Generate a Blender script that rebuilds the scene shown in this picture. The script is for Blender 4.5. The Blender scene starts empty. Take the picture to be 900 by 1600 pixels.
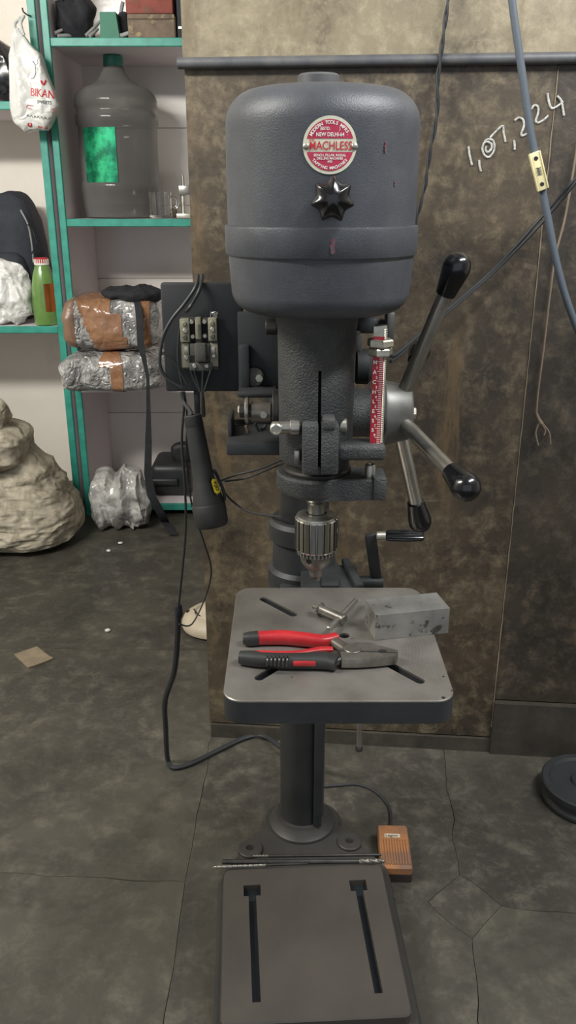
import bpy, bmesh, math, random
from mathutils import Vector, Matrix, noise
from mathutils.bvhtree import BVHTree
R = math.radians
random.seed(4)

# ------------------------------------------------------------------ camera, world, lights, exposure
scene = bpy.context.scene
col = scene.collection
F, TH, CH = 1300.0, math.atan(0.376), 1.1
cam = bpy.data.cameras.new('camera'); cam.sensor_fit = 'VERTICAL'; cam.sensor_height = 36
cam.lens = F / 1600 * 36; cam.clip_start = 0.02
camo = bpy.data.objects.new('camera', cam); col.objects.link(camo)
camo.location = (0, 0, CH); camo.rotation_euler = (R(90) - TH, 0, 0)
scene.camera = camo

world = bpy.data.worlds.new('world'); scene.world = world; world.use_nodes = True
bg = world.node_tree.nodes['Background']
bg.inputs[0].default_value = (0.80, 0.86, 0.95, 1); bg.inputs[1].default_value = 0.56

def area(name, loc, target, sx, sy, power, colr):
    l = bpy.data.lights.new(name, 'AREA'); l.shape = 'RECTANGLE'; l.size = sx; l.size_y = sy
    l.energy = power; l.color = colr
    o = bpy.data.objects.new(name, l); col.objects.link(o); o.location = loc
    o.rotation_euler = (Vector(target) - Vector(loc)).to_track_quat('-Z', 'Y').to_euler()
    return o
# the workshop's tube lamps: one to the right over the bench, one to the left behind the photographer
area('tube_lamp_right', (0.95, 0.55, 2.15), (0.2, 1.35, 1.1), 1.15, 0.09, 29, (0.97, 0.98, 1.0))
area('tube_lamp_left', (-1.45, 0.65, 2.10), (-0.65, 2.9, 0.95), 1.15, 0.12, 46, (1.0, 0.97, 0.91))

scene.view_settings.view_transform = 'Standard'
try: scene.view_settings.look = 'None'
except Exception: pass
scene.view_settings.gamma = 1
scene.view_settings.use_curve_mapping = False
scene.view_settings.exposure = 0.42

# ------------------------------------------------------------------ geometry of the view (used to survey real positions)
CT, ST = math.cos(TH), math.sin(TH)
def ray(px, py):
    xc = (px - 450) / F; yc = (800 - py) / F
    return Vector((xc, CT + yc * ST, -ST + yc * CT))
O = Vector((0, 0, CH))
def PY(px, py, Y): r = ray(px, py); return O + r * (Y / r.y)
def PZ(px, py, z): r = ray(px, py); return O + r * ((z - CH) / r.z)
WA, WS = 1.535, -0.09            # partition plane: Y = WA + WS * (X + 0.17)
def PW(px, py, off=0.0):
    r = ray(px, py); t = (WA - off + WS * 0.17) / (r.y - WS * r.x); return O + r * t
def wy(x, off=0.0): return WA - off + WS * (x + 0.17)

# ------------------------------------------------------------------ materials
def lin(c):
    f = lambda v: v / 12.92 if v <= 0.04045 else ((v + 0.055) / 1.055) ** 2.4
    return (f(c[0] / 255), f(c[1] / 255), f(c[2] / 255), 1)
MATS = {}
def mat(name, c1, c2=None, scale=12, rough=0.5, metal=0.0, bump=0.0, bscale=120, detail=6, lo=0.35, hi=0.65,
        c3=None, scale3=3, lo3=0.5, hi3=0.6, rvar=0.0, alpha=None, trans=0.0, coat=0.0, spec=0.5, stretch=None, bdist=0.002):
    m = bpy.data.materials.new(name); m.use_nodes = True
    nt = m.node_tree; n = nt.nodes; L = nt.links
    p = n['Principled BSDF']
    p.inputs['Roughness'].default_value = rough; p.inputs['Metallic'].default_value = metal
    p.inputs['Specular IOR Level'].default_value = spec
    p.inputs['Transmission Weight'].default_value = trans; p.inputs['Coat Weight'].default_value = coat
    if alpha is not None: p.inputs['Alpha'].default_value = alpha
    p.inputs['Base Color'].default_value = lin(c1)
    tc = n.new('ShaderNodeTexCoord'); vec = tc.outputs['Object']
    if stretch:
        mp = n.new('ShaderNodeMapping'); mp.inputs['Scale'].default_value = stretch
        L.new(vec, mp.inputs['Vector']); vec = mp.outputs['Vector']
    def nz(s, d, rg=0.6):
        t = n.new('ShaderNodeTexNoise'); t.inputs['Scale'].default_value = s; t.inputs['Detail'].default_value = d
        t.inputs['Roughness'].default_value = rg; L.new(vec, t.inputs['Vector']); return t.outputs['Fac']
    def rng(fac, a, b, c, d):
        mr = n.new('ShaderNodeMapRange'); L.new(fac, mr.inputs['Value'])
        for k, v in zip(('From Min', 'From Max', 'To Min', 'To Max'), (a, b, c, d)): mr.inputs[k].default_value = v
        return mr.outputs['Result']
    def mix(fac, a, b):
        mx = n.new('ShaderNodeMix'); mx.data_type = 'RGBA'; L.new(fac, mx.inputs['Factor'])
        for s, v in ((6, a), (7, b)):
            if hasattr(v, 'default_value') or hasattr(v, 'is_linked'): L.new(v, mx.inputs[s])
            else: mx.inputs[s].default_value = v
        return mx.outputs[2]
    if c2:
        f = nz(scale, detail); fr = rng(f, lo, hi, 0, 1); c = mix(fr, lin(c1), lin(c2))
        if c3:
            f3 = rng(nz(scale3, detail, 0.7), lo3, hi3, 0, 1); c = mix(f3, c, lin(c3))
        L.new(c, p.inputs['Base Color'])
        if rvar: L.new(rng(f, lo, hi, rough - rvar, rough + rvar), p.inputs['Roughness'])
    if bump:
        b = n.new('ShaderNodeBump'); b.inputs['Strength'].default_value = bump; b.inputs['Distance'].default_value = bdist
        L.new(nz(bscale, 3), b.inputs['Height']); L.new(b.outputs['Normal'], p.inputs['Normal'])
    MATS[name] = m
    return m

M = MATS
mat('hammered', (64, 67, 72), (73, 76, 81), scale=30, rough=0.42, bump=0.4, bscale=700, bdist=0.001, spec=0.5)
mat('casting', (50, 52, 53), (68, 69, 68), scale=25, rough=0.5, bump=1.0, bscale=480, bdist=0.0018)
mat('dark_paint', (42, 44, 46), (52, 54, 55), scale=18, rough=0.5, bump=0.15, bscale=150)
mat('column_steel', (46, 47, 48), (57, 57, 56), scale=12, rough=0.36, metal=0.25)
mat('base_paint', (50, 49, 47), (60, 58, 55), scale=9, rough=0.46, bump=0.1, bscale=200)
mat('base_plate', (76, 72, 67), (86, 81, 75), scale=7, rough=0.42, metal=0.3)
mat('slot_dark', (14, 24, 30), rough=0.5)  # near-black blue for the floors of the base slots
mat('void', (10, 11, 12), rough=0.8)
mat('black_panel', (34, 36, 39), (41, 43, 45), scale=10, rough=0.6)
mat('black_gloss', (16, 17, 19), rough=0.22, coat=0.3)
mat('black_rubber', (30, 31, 31), (39, 40, 39), scale=40, rough=0.6)
mat('black_cloth', (26, 28, 33), (38, 40, 45), scale=40, rough=0.85, bump=0.3, bscale=300)
mat('backpack', (38, 43, 50), (48, 53, 60), scale=30, rough=0.8, bump=0.3, bscale=400)
mat('steel', (182, 180, 172), (150, 148, 140), scale=30, rough=0.3, metal=0.85)
mat('steel_bar', (190, 188, 180), (156, 152, 142), scale=14, rough=0.28, metal=0.85)
mat('chrome', (215, 213, 205), rough=0.16, metal=1.0)
mat('zinc', (205, 203, 190), (165, 163, 150), scale=60, rough=0.38, metal=0.85)
mat('cast_hub', (120, 120, 116), (95, 95, 92), scale=20, rough=0.45, metal=0.6)
mat('block_steel', (160, 159, 154), (138, 137, 133), scale=30, rough=0.42, metal=0.55, c3=(82, 79, 74), scale3=38, lo3=0.57, hi3=0.62, bump=0.1, bscale=150)
mat('tool_steel', (132, 128, 120), (104, 100, 94), scale=50, rough=0.4, metal=0.7)
mat('dark_steel', (62, 61, 60), (80, 78, 75), scale=40, rough=0.42, metal=0.7)
mat('red_grip', (178, 42, 46), (160, 34, 40), scale=60, rough=0.35)
mat('badge_red', (172, 40, 70), (184, 52, 80), scale=120, rough=0.4)
mat('badge_white', (212, 210, 188), (186, 184, 164), scale=90, rough=0.4, lo=.5, hi=.75)
mat('scale_red', (172, 32, 50), (152, 26, 44), scale=150, rough=0.45)
mat('print_white', (232, 230, 222), rough=0.5)
mat('print_red', (190, 40, 48), rough=0.5)
mat('print_dark', (60, 70, 70), rough=0.5)
mat('smudge_red', (118, 52, 64), (84, 74, 80), scale=260, rough=0.5, lo=.42, hi=.55)
mat('bakelite', (150, 146, 126), (128, 124, 105), scale=60, rough=0.5)
mat('dark_bakelite', (72, 71, 66), (88, 87, 80), scale=60, rough=0.5)
mat('yellow_label', (226, 206, 40), rough=0.45)
mat('pedal_orange', (158, 108, 68), (134, 94, 66), scale=25, rough=0.5, c3=(120, 92, 74), scale3=14)
mat('pedal_base', (50, 40, 34), rough=0.6)
mat('teal', (58, 156, 138), (46, 134, 119), scale=22, rough=0.42, c3=(38, 110, 98), scale3=16, lo3=.62, hi3=.72)
mat('shelf_white', (228, 220, 222), (218, 209, 213), scale=3, rough=0.5)
mat('wall_paint', (226, 221, 210), (216, 210, 198), scale=2.5, rough=0.55, c3=(196, 189, 176), scale3=2, lo3=.6, hi3=.8)
mat('tile', (234, 230, 222), (226, 221, 214), scale=3, rough=0.2, bump=0.06, bscale=12, bdist=0.01)
mat('ceiling', (190, 188, 182), rough=0.8)
mat('chalk', (202, 203, 198), (140, 138, 130), scale=260, rough=0.9)
mat('conduit', (74, 76, 80), (92, 92, 92), scale=30, rough=0.5, metal=0.2)
mat('cable_black', (44, 46, 48), rough=0.5)
mat('cable_grey', (84, 92, 100), rough=0.4)
mat('wire_brown', (118, 104, 88), rough=0.7)
mat('cream_plastic', (216, 206, 160), (196, 186, 140), scale=50, rough=0.45)
mat('cardboard', (142, 128, 106), (122, 110, 92), scale=20, rough=0.9)
mat('dirty_white', (196, 184, 162), (172, 160, 140), scale=10, rough=0.5)
mat('brick_red', (150, 84, 74), (128, 74, 66), scale=30, rough=0.9, c3=(110, 96, 84), scale3=18)
mat('wood_dirty', (128, 112, 96), (104, 92, 82), scale=24, rough=0.9, c3=(176, 160, 122), scale3=20, lo3=.55, hi3=.66)
mat('green_box', (58, 122, 98), (52, 112, 90), scale=10, rough=0.6)
mat('grey_plastic', (120, 122, 122), (150, 150, 148), scale=30, rough=0.5)
mat('sack', (190, 182, 162), (162, 153, 134), scale=24, rough=0.9, c3=(106, 97, 82), scale3=20, lo3=.48, hi3=.70, detail=8)
mat('poly_white', (226, 226, 222), (206, 206, 202), scale=8, rough=0.28, trans=0.0, coat=0.2)
mat('poly_grey', (186, 185, 182), (112, 111, 110), scale=22, rough=0.2, coat=0.5)
mat('poly_film', (206, 204, 199), (142, 140, 136), scale=18, rough=0.22, coat=0.4)
mat('tape', (156, 116, 86), (136, 98, 72), scale=16, rough=0.2, coat=0.5)
mat('tape_brown', (138, 108, 86), (118, 92, 74), scale=12, rough=0.35)
mat('bottle_green', (112, 148, 78), (92, 126, 64), scale=10, rough=0.2, coat=0.4)
mat('cap_red', (176, 42, 44), rough=0.4)
mat('cap_teal', (44, 128, 112), rough=0.4)
mat('foil_green', (52, 186, 132), (30, 116, 86), scale=26, rough=0.25, metal=0.55, lo=.4, hi=.6)
mat('motor_black', (36, 38, 40), (46, 48, 49), scale=20, rough=0.45)
mat('copper', (180, 110, 60), rough=0.35, metal=0.9)

def wrinkle(m, scale, strength, dist):
    nt = m.node_tree; n = nt.nodes; L = nt.links
    tc = n.new('ShaderNodeTexCoord'); v = n.new('ShaderNodeTexVoronoi'); v.feature = 'DISTANCE_TO_EDGE'
    nzt = n.new('ShaderNodeTexNoise'); nzt.inputs['Scale'].default_value = scale * 0.6
    ad = n.new('ShaderNodeVectorMath'); ad.operation = 'MULTIPLY_ADD'; ad.inputs[1].default_value = (.25, .25, .25)
    L.new(tc.outputs['Object'], nzt.inputs['Vector']); L.new(nzt.outputs['Color'], ad.inputs[0]); L.new(tc.outputs['Object'], ad.inputs[2])
    v.inputs['Scale'].default_value = scale; L.new(ad.outputs[0], v.inputs['Vector'])
    b = n.new('ShaderNodeBump'); b.inputs['Strength'].default_value = strength; b.inputs['Distance'].default_value = dist
    L.new(v.outputs['Distance'], b.inputs['Height']); L.new(b.outputs['Normal'], n['Principled BSDF'].inputs['Normal'])
for nm, s, k in (('poly_grey', 24, .8), ('poly_film', 13, .6), ('poly_white', 16, .5), ('tape', 16, .5)): wrinkle(M[nm], s, k, 0.015)

def cloth_folds(m):
    nt = m.node_tree; n = nt.nodes; L = nt.links; tc = n.new('ShaderNodeTexCoord'); mp = n.new('ShaderNodeMapping')
    mp.inputs['Rotation'].default_value = (0, R(-24), 0); mp.inputs['Scale'].default_value = (.35, .6, 1.5); L.new(tc.outputs['Object'], mp.inputs[0])
    a = n.new('ShaderNodeTexNoise'); a.noise_type = 'RIDGED_MULTIFRACTAL'; a.inputs['Scale'].default_value = 27; a.inputs['Detail'].default_value = 5; a.inputs['Distortion'].default_value = .5
    L.new(mp.outputs[0], a.inputs['Vector'])
    b = n.new('ShaderNodeBump'); b.inputs['Strength'].default_value = .75; b.inputs['Distance'].default_value = .02
    L.new(a.outputs[0], b.inputs['Height']); L.new(b.outputs[0], n['Principled BSDF'].inputs['Normal'])
cloth_folds(M['sack'])
def clear_mat(name, tint, fac, rough):
    m = bpy.data.materials.new(name); m.use_nodes = True; nt = m.node_tree; n = nt.nodes; L = nt.links
    p = n['Principled BSDF']; p.inputs['Base Color'].default_value = lin(tint); p.inputs['Roughness'].default_value = rough
    t = n.new('ShaderNodeBsdfTransparent'); t.inputs[0].default_value = lin(tuple(min(255, c + 70) for c in tint))
    mx = n.new('ShaderNodeMixShader'); lw = n.new('ShaderNodeLayerWeight'); lw.inputs[0].default_value = 0.25
    mr = n.new('ShaderNodeMapRange'); mr.inputs['To Min'].default_value = fac; mr.inputs['To Max'].default_value = 0.95
    L.new(lw.outputs['Facing'], mr.inputs['Value']); L.new(mr.outputs[0], mx.inputs[0])
    L.new(t.outputs[0], mx.inputs[1]); L.new(p.outputs[0], mx.inputs[2]); L.new(mx.outputs[0], n['Material Output'].inputs[0])
    M[name] = m
clear_mat('jug_plastic', (138, 137, 135), 0.30, 0.12)
mat('clear_glass', (240, 242, 242), rough=0.03, trans=1.0)
clear_mat('thin_poly', (200, 200, 196), 0.4, 0.2)

def stained(name, cols, rough, bump, s1, s2, scratch=True):
    """grimy painted sheet / worn concrete: several noise layers over each other"""
    m = bpy.data.materials.new(name); m.use_nodes = True; nt = m.node_tree; n = nt.nodes; L = nt.links
    p = n['Principled BSDF']; tc = n.new('ShaderNodeTexCoord')
    def nz(s, d, rg, dist=0.0, st=None):
        v = tc.outputs['Object']
        if st:
            mp = n.new('ShaderNodeMapping'); mp.inputs['Scale'].default_value = st; L.new(v, mp.inputs[0]); v = mp.outputs[0]
        t = n.new('ShaderNodeTexNoise'); t.inputs['Scale'].default_value = s; t.inputs['Detail'].default_value = d
        t.inputs['Roughness'].default_value = rg; t.inputs['Distortion'].default_value = dist; L.new(v, t.inputs['Vector']); return t.outputs['Fac']
    def rmp(f, a, b):
        r = n.new('ShaderNodeMapRange'); r.interpolation_type = 'SMOOTHSTEP'; r.inputs[1].default_value = a; r.inputs[2].default_value = b; L.new(f, r.inputs[0]); return r.outputs[0]
    def mx(f, a, b):
        x = n.new('ShaderNodeMix'); x.data_type = 'RGBA'; L.new(f, x.inputs[0])
        for s, v in ((6, a), (7, b)):
            if isinstance(v, tuple): x.inputs[s].default_value = v
            else: L.new(v, x.inputs[s])
        return x.outputs[2]
    big = nz(s1, 6, 0.6, 0.15); fine = nz(s2, 10, 0.72, 0.25)
    c = mx(rmp(big, .36, .64), lin(cols[0]), lin(cols[1]))
    c = mx(rmp(fine, .44, .74), c, lin(cols[2]))
    c = mx(rmp(nz(s1 * 3.1, 10, .74, .3), .44, .74), c, lin(cols[3]))
    c = mx(rmp(nz(s2 * 4, 6, .75, .2), .50, .74), c, lin(cols[1]))
    if scratch:
        c = mx(rmp(nz(9, 8, .7, .2, (1, 1, .22)), .56, .72), c, lin(cols[4]))
        c = mx(rmp(nz(44, 3, .7, .2, (.10, .10, 1)), .70, .78), c, lin(cols[2]))
    L.new(c, p.inputs['Base Color'])
    r = n.new('ShaderNodeMapRange'); r.inputs[3].default_value = rough - .1; r.inputs[4].default_value = rough + .14; L.new(fine, r.inputs[0]); L.new(r.outputs[0], p.inputs['Roughness'])
    b = n.new('ShaderNodeBump'); b.inputs['Strength'].default_value = bump; b.inputs['Distance'].default_value = 0.003; L.new(fine, b.inputs['Height']); L.new(b.outputs[0], p.inputs['Normal'])
    M[name] = m
stained('sheet_low', [(54, 47, 38), (78, 68, 53), (116, 104, 82), (38, 33, 28), (104, 86, 60)], .42, .35, 2.6, 30)
stained('sheet_dark', [(49, 43, 37), (63, 56, 46), (96, 86, 70), (35, 31, 27), (72, 61, 48)], .42, .35, 2.6, 30)
stained('sheet_top', [(112, 103, 82), (130, 120, 98), (152, 142, 118), (76, 66, 52), (98, 86, 64)], .5, .3, 3.0, 26)
stained('plinth', [(54, 51, 44), (65, 61, 52), (76, 71, 61), (45, 42, 37)], .6, .3, 3, 24, False)
stained('concrete', [(60, 57, 52), (79, 76, 67), (102, 98, 86), (48, 46, 42)], .44, .3, 1.5, 22, False)
stained('joint', [(48, 45, 40), (56, 52, 46), (64, 60, 52), (40, 38, 34)], .8, .3, 6, 30, False)

# machined table top: turning marks
def table_mat():
    m = bpy.data.materials.new('table_top'); m.use_nodes = True; nt = m.node_tree; n = nt.nodes; L = nt.links
    p = n['Principled BSDF']; p.inputs['Metallic'].default_value = 0.65
    tc = n.new('ShaderNodeTexCoord'); mp = n.new('ShaderNodeMapping'); mp.inputs['Location'].default_value = (.05, .02, 0)
    L.new(tc.outputs['Object'], mp.inputs[0])
    w = n.new('ShaderNodeTexWave'); w.wave_type = 'RINGS'; w.rings_direction = 'Z'; w.inputs['Scale'].default_value = 75
    w.inputs['Distortion'].default_value = 5.0; w.inputs['Detail'].default_value = 3; w.inputs['Detail Scale'].default_value = 6; L.new(mp.outputs[0], w.inputs[0])
    nz = n.new('ShaderNodeTexNoise'); nz.inputs['Scale'].default_value = 14; nz.inputs['Detail'].default_value = 8; L.new(tc.outputs['Object'], nz.inputs[0])
    n2 = n.new('ShaderNodeTexNoise'); n2.inputs['Scale'].default_value = 60; n2.inputs['Detail'].default_value = 4; L.new(tc.outputs['Object'], n2.inputs[0])
    r1 = n.new('ShaderNodeMapRange'); r1.inputs[1].default_value = .35; r1.inputs[2].default_value = .7; L.new(nz.outputs[0], r1.inputs[0])
    a = n.new('ShaderNodeMix'); a.data_type = 'RGBA'; L.new(r1.outputs[0], a.inputs[0]); a.inputs[6].default_value = lin((152, 148, 141)); a.inputs[7].default_value = lin((116, 112, 106))
    b = n.new('ShaderNodeMix'); b.data_type = 'RGBA'; b.inputs[7].default_value = lin((168, 164, 154)); L.new(a.outputs[2], b.inputs[6])
    wm = n.new('ShaderNodeMath'); wm.operation = 'MULTIPLY'; L.new(w.outputs['Fac'], wm.inputs[0]); wm.inputs[1].default_value = .13; L.new(wm.outputs[0], b.inputs[0])
    r2 = n.new('ShaderNodeMapRange'); r2.inputs[1].default_value = .70; r2.inputs[2].default_value = .74; L.new(n2.outputs[0], r2.inputs[0])
    c = n.new('ShaderNodeMix'); c.data_type = 'RGBA'; L.new(r2.outputs[0], c.inputs[0]); L.new(b.outputs[2], c.inputs[6]); c.inputs[7].default_value = lin((70, 58, 44))
    L.new(c.outputs[2], p.inputs['Base Color'])
    r3 = n.new('ShaderNodeMapRange'); r3.inputs[3].default_value = .32; r3.inputs[4].default_value = .46; L.new(nz.outputs[0], r3.inputs[0]); L.new(r3.outputs[0], p.inputs['Roughness'])
    bp = n.new('ShaderNodeBump'); bp.inputs['Strength'].default_value = .05; bp.inputs['Distance'].default_value = .0004; L.new(w.outputs['Fac'], bp.inputs['Height']); L.new(bp.outputs[0], p.inputs['Normal'])
    M['table_top'] = m
table_mat()

# ------------------------------------------------------------------ mesh helpers
def frame(d):
    d = Vector(d).normalized(); a = Vector((0, 0, 1)) if abs(d.z) < .9 else Vector((1, 0, 0))
    u = d.cross(a).normalized(); v = d.cross(u).normalized(); return d, u, v
class MB:
    def __init__(s): s.v = []; s.f = []; s.m = []; s.mi = 0
    def add(s, vs, fs):
        o = len(s.v); s.v += [Vector(v) for v in vs]; s.f += [tuple(i + o for i in f) for f in fs]; s.m += [s.mi] * len(fs); return s
    def box(s, a, b, bev=0.0, seg=2, rot=None, piv=None):
        bm = bmesh.new(); bmesh.ops.create_cube(bm, size=1)
        a = Vector(a); b = Vector(b); c = (a + b) / 2; d = b - a
        for v in bm.verts: v.co = Vector((v.co.x * abs(d.x), v.co.y * abs(d.y), v.co.z * abs(d.z)))
        if bev: bmesh.ops.bevel(bm, geom=bm.edges[:], offset=bev, segments=seg, profile=.5, affect='EDGES')
        mt = Matrix.Translation(c)
        if rot is not None:
            pv = Vector(piv) if piv is not None else c
            mt = Matrix.Translation(pv) @ rot.to_4x4() @ Matrix.Translation(c - pv)
        bm.verts.index_update()
        s.add([mt @ v.co for v in bm.verts], [[v.index for v in f.verts] for f in bm.faces]); bm.free(); return s
    def rev(s, p0, d, prof, seg=32, cap=True):
        """lathe: prof is [(radius, distance along d from p0)]"""
        d, u, v = frame(d); p0 = Vector(p0); vs = []; fs = []
        for r, h in prof:
            for k in range(seg):
                a = 2 * math.pi * k / seg; vs.append(p0 + d * h + (u * math.cos(a) + v * math.sin(a)) * r)
        for i in range(len(prof) - 1):
            for k in range(seg):
                k2 = (k + 1) % seg; fs.append((i * seg + k, i * seg + k2, (i + 1) * seg + k2, (i + 1) * seg + k))
        if cap: fs.append(tuple(range(seg))[::-1]); fs.append(tuple((len(prof) - 1) * seg + k for k in range(seg)))
        return s.add(vs, fs)
    def cyl(s, p0, p1, r0, r1=None, seg=24, bev=0.0):
        p0 = Vector(p0); p1 = Vector(p1); r1 = r0 if r1 is None else r1; h = (p1 - p0).length
        pr = [(r0 - bev, 0), (r0, bev), (r1, h - bev), (r1 - bev, h)] if bev else [(r0, 0), (r1, h)]
        return s.rev(p0, p1 - p0, pr, seg)
    def prism(s, poly, z0, z1, bev=0.0):
        """poly: plan outline [(x, y)], extruded z0..z1 with a small top chamfer"""
        n = len(poly); cx = sum(p[0] for p in poly) / n; cy = sum(p[1] for p in poly) / n
        def ins(p, e):
            dx, dy = cx - p[0], cy - p[1]; l = math.hypot(dx, dy) or 1; return (p[0] + dx / l * e, p[1] + dy / l * e)
        lv = [(0, z0), (0, z1 - bev), (bev, z1)] if bev else [(0, z0), (0, z1)]
        vs = []; fs = []
        for e, z in lv: vs += [(*ins(p, e), z) for p in poly]
        for i in range(len(lv) - 1):
            for k in range(n):
                k2 = (k + 1) % n; fs.append((i * n + k, i * n + k2, (i + 1) * n + k2, (i + 1) * n + k))
        fs.append(tuple(range(n))[::-1]); fs.append(tuple((len(lv) - 1) * n + k for k in range(n)))
        return s.add(vs, fs)
    def tube(s, pts, r, seg=8, smooth=True, sub=5):
        pts = [Vector(p) for p in pts]
        rs = list(r) if isinstance(r, (list, tuple)) else [r] * len(pts)
        if smooth and len(pts) > 2:
            q = []; qr = []
            for i in range(len(pts) - 1):
                a = pts[max(i - 1, 0)]; b = pts[i]; c = pts[i + 1]; d = pts[min(i + 2, len(pts) - 1)]
                for k in range(sub):
                    t = k / sub
                    q.append(.5 * ((2 * b) + (c - a) * t + (2 * a - 5 * b + 4 * c - d) * t * t + (3 * b - a - 3 * c + d) * t ** 3)); qr.append(rs[i] + (rs[i + 1] - rs[i]) * t)
            q.append(pts[-1]); qr.append(rs[-1]); pts, rs = q, qr
        vs = []; fs = []; u = None
        for i, p in enumerate(pts):
            d = (pts[min(i + 1, len(pts) - 1)] - pts[max(i - 1, 0)]).normalized()
            if u is None: _, u, _ = frame(d)
            u = (u - d * u.dot(d)).normalized(); w = d.cross(u)
            for k in range(seg):
                a = 2 * math.pi * k / seg; vs.append(p + (u * math.cos(a) + w * math.sin(a)) * rs[i])
        for i in range(len(pts) - 1):
            for k in range(seg):
                k2 = (k + 1) % seg; fs.append((i * seg + k, i * seg + k2, (i + 1) * seg + k2, (i + 1) * seg + k))
        fs.append(tuple(range(seg))[::-1]); fs.append(tuple((len(pts) - 1) * seg + k for k in range(seg)))
        return s.add(vs, fs)
    def ribbon(s, pts, w, th, wdir):
        """flat strap of width w (along wdir) and thickness th"""
        pts = [Vector(p) for p in pts]; wd = Vector(wdir).normalized(); vs = []; fs = []
        ws = w if isinstance(w, (list, tuple)) else [w] * len(pts)
        for i, p in enumerate(pts):
            d = (pts[min(i + 1, len(pts) - 1)] - pts[max(i - 1, 0)]).normalized(); nn = d.cross(wd).normalized()
            for a, b in ((-1, -1), (1, -1), (1, 1), (-1, 1)): vs.append(p + wd * (a * ws[i] / 2) + nn * (b * th / 2))
        for i in range(len(pts) - 1):
            for k in range(4):
                k2 = (k + 1) % 4; fs.append((i * 4 + k, i * 4 + k2, i * 4 + 4 + k2, i * 4 + 4 + k))
        fs += [(3, 2, 1, 0), tuple(len(pts) * 4 - 4 + k for k in range(4))]
        return s.add(vs, fs)
    def blob(s, c, rad, pw=1.0, nu=56, nv=36, fn=None, nmp=0.0, nsc=6.0, seed=0, ridge=0.0, rsc=10.0):
        """superellipsoid with noise folds; fn(unit point) -> unit point reshapes it first"""
        c = Vector(c); vs = []; fs = []
        sg = lambda x, e: math.copysign(abs(x) ** e, x)
        off = Vector((seed * 7.3, seed * 3.1, seed * 5.7))
        def pt(i, j):
            th = math.pi * (i / nv - .5); ph = 2 * math.pi * j / nu
            p = Vector((sg(math.cos(th), pw) * sg(math.cos(ph), pw), sg(math.cos(th), pw) * sg(math.sin(ph), pw), sg(math.sin(th), pw)))
            if fn: p = fn(p)
            q = Vector((p.x * rad[0], p.y * rad[1], p.z * rad[2])); nr = Vector((q.x / rad[0] ** 2, q.y / rad[1] ** 2, q.z / rad[2] ** 2))
            nr = nr.normalized() if nr.length > 0 else Vector((0, 0, 1))
            e = 0
            if nmp: e += nmp * noise.fractal(q * nsc + off, 1.0, 2.0, 4)
            if ridge: e += ridge * (noise.ridged_multi_fractal(q * rsc + off, 1.0, 2.0, 3, 1.0, 2.0) - 1.0)
            return c + q + nr * e
        vs.append(pt(0, 0))
        for i in range(1, nv):
            for j in range(nu): vs.append(pt(i, j))
        vs.append(pt(nv, 0)); top = len(vs) - 1
        for j in range(nu):
            j2 = (j + 1) % nu
            fs.append((0, 1 + j2, 1 + j)); fs.append((top, 1 + (nv - 2) * nu + j, 1 + (nv - 2) * nu + j2))
            for i in range(nv - 2): fs.append((1 + i * nu + j, 1 + i * nu + j2, 1 + (i + 1) * nu + j2, 1 + (i + 1) * nu + j))
        return s.add(vs, fs)

def clampz(mb, z, x0=-9, x1=9, y1=9, cr=None):
    if cr: crease(mb, *cr)
    for v in mb.v: v.z = max(v.z, z); v.x = min(max(v.x, x0), x1); v.y = min(v.y, y1)
    return mb
ORG = {}
def link(name, mesh, mats, parent, org):
    o = bpy.data.objects.new(name, mesh); col.objects.link(o)
    for m in (mats if isinstance(mats, (list, tuple)) else [mats]): mesh.materials.append(M[m])
    if parent is not None: o.parent = parent; o.location = org - ORG[parent]
    else: o.location = org
    ORG[o] = org.copy(); return o
def build(mb, name, mats, parent=None, smooth=35, base=False):
    vs = mb.v; lo = Vector([min(v[i] for v in vs) for i in range(3)]); hi = Vector([max(v[i] for v in vs) for i in range(3)])
    org = (lo + hi) / 2
    if base: org.z = lo.z
    me = bpy.data.meshes.new(name); me.from_pydata([v - org for v in vs], [], mb.f)
    bm = bmesh.new(); bm.from_mesh(me); bmesh.ops.recalc_face_normals(bm, faces=bm.faces[:]); bm.to_mesh(me); bm.free()
    for p, i in zip(me.polygons, mb.m): p.material_index = i
    if smooth: me.shade_smooth(); me.set_sharp_from_angle(angle=R(smooth))
    return link(name, me, mats, parent, org)
def tag(o, label=None, cat=None, group=None, kind=None):
    for k, v in (('label', label), ('category', cat), ('group', group), ('kind', kind)):
        if v: o[k] = v
    return o
def thing(name, loc, label, cat, group=None):
    o = bpy.data.objects.new(name, None); col.objects.link(o); o.location = loc; o.empty_display_size = .05
    ORG[o] = Vector(loc); return tag(o, label, cat, group)
def cut(o, cutters):
    """boolean difference with temporary cutter meshes (MB in world space)"""
    tmp = []
    for c in cutters:
        k = build(c, 'cutter', 'void', None, 0); tmp.append(k)
        md = o.modifiers.new('cut', 'BOOLEAN'); md.operation = 'DIFFERENCE'; md.object = k; md.solver = 'EXACT'
    bpy.context.view_layer.update()
    dg = bpy.context.evaluated_depsgraph_get()
    me = bpy.data.meshes.new_from_object(o.evaluated_get(dg)); o.modifiers.clear(); o.data = me
    for k in tmp: ORG.pop(k, None); bpy.data.objects.remove(k)
    me.shade_smooth(); me.set_sharp_from_angle(angle=R(32))
def rectbox(mb, x0, y0, x1, y1, Y, depth, bev=0.0):
    a = PY((x0 + x1) / 2, (y0 + y1) / 2, Y); sc = a.y / ray((x0 + x1) / 2, (y0 + y1) / 2).y / F
    w = abs(x1 - x0) * sc / 2; zt = PY(450, min(y0, y1), Y).z; zb = PY(450, max(y0, y1), Y).z
    return mb.box((a.x - w, Y, zb), (a.x + w, Y + depth, zt), bev)
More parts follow.
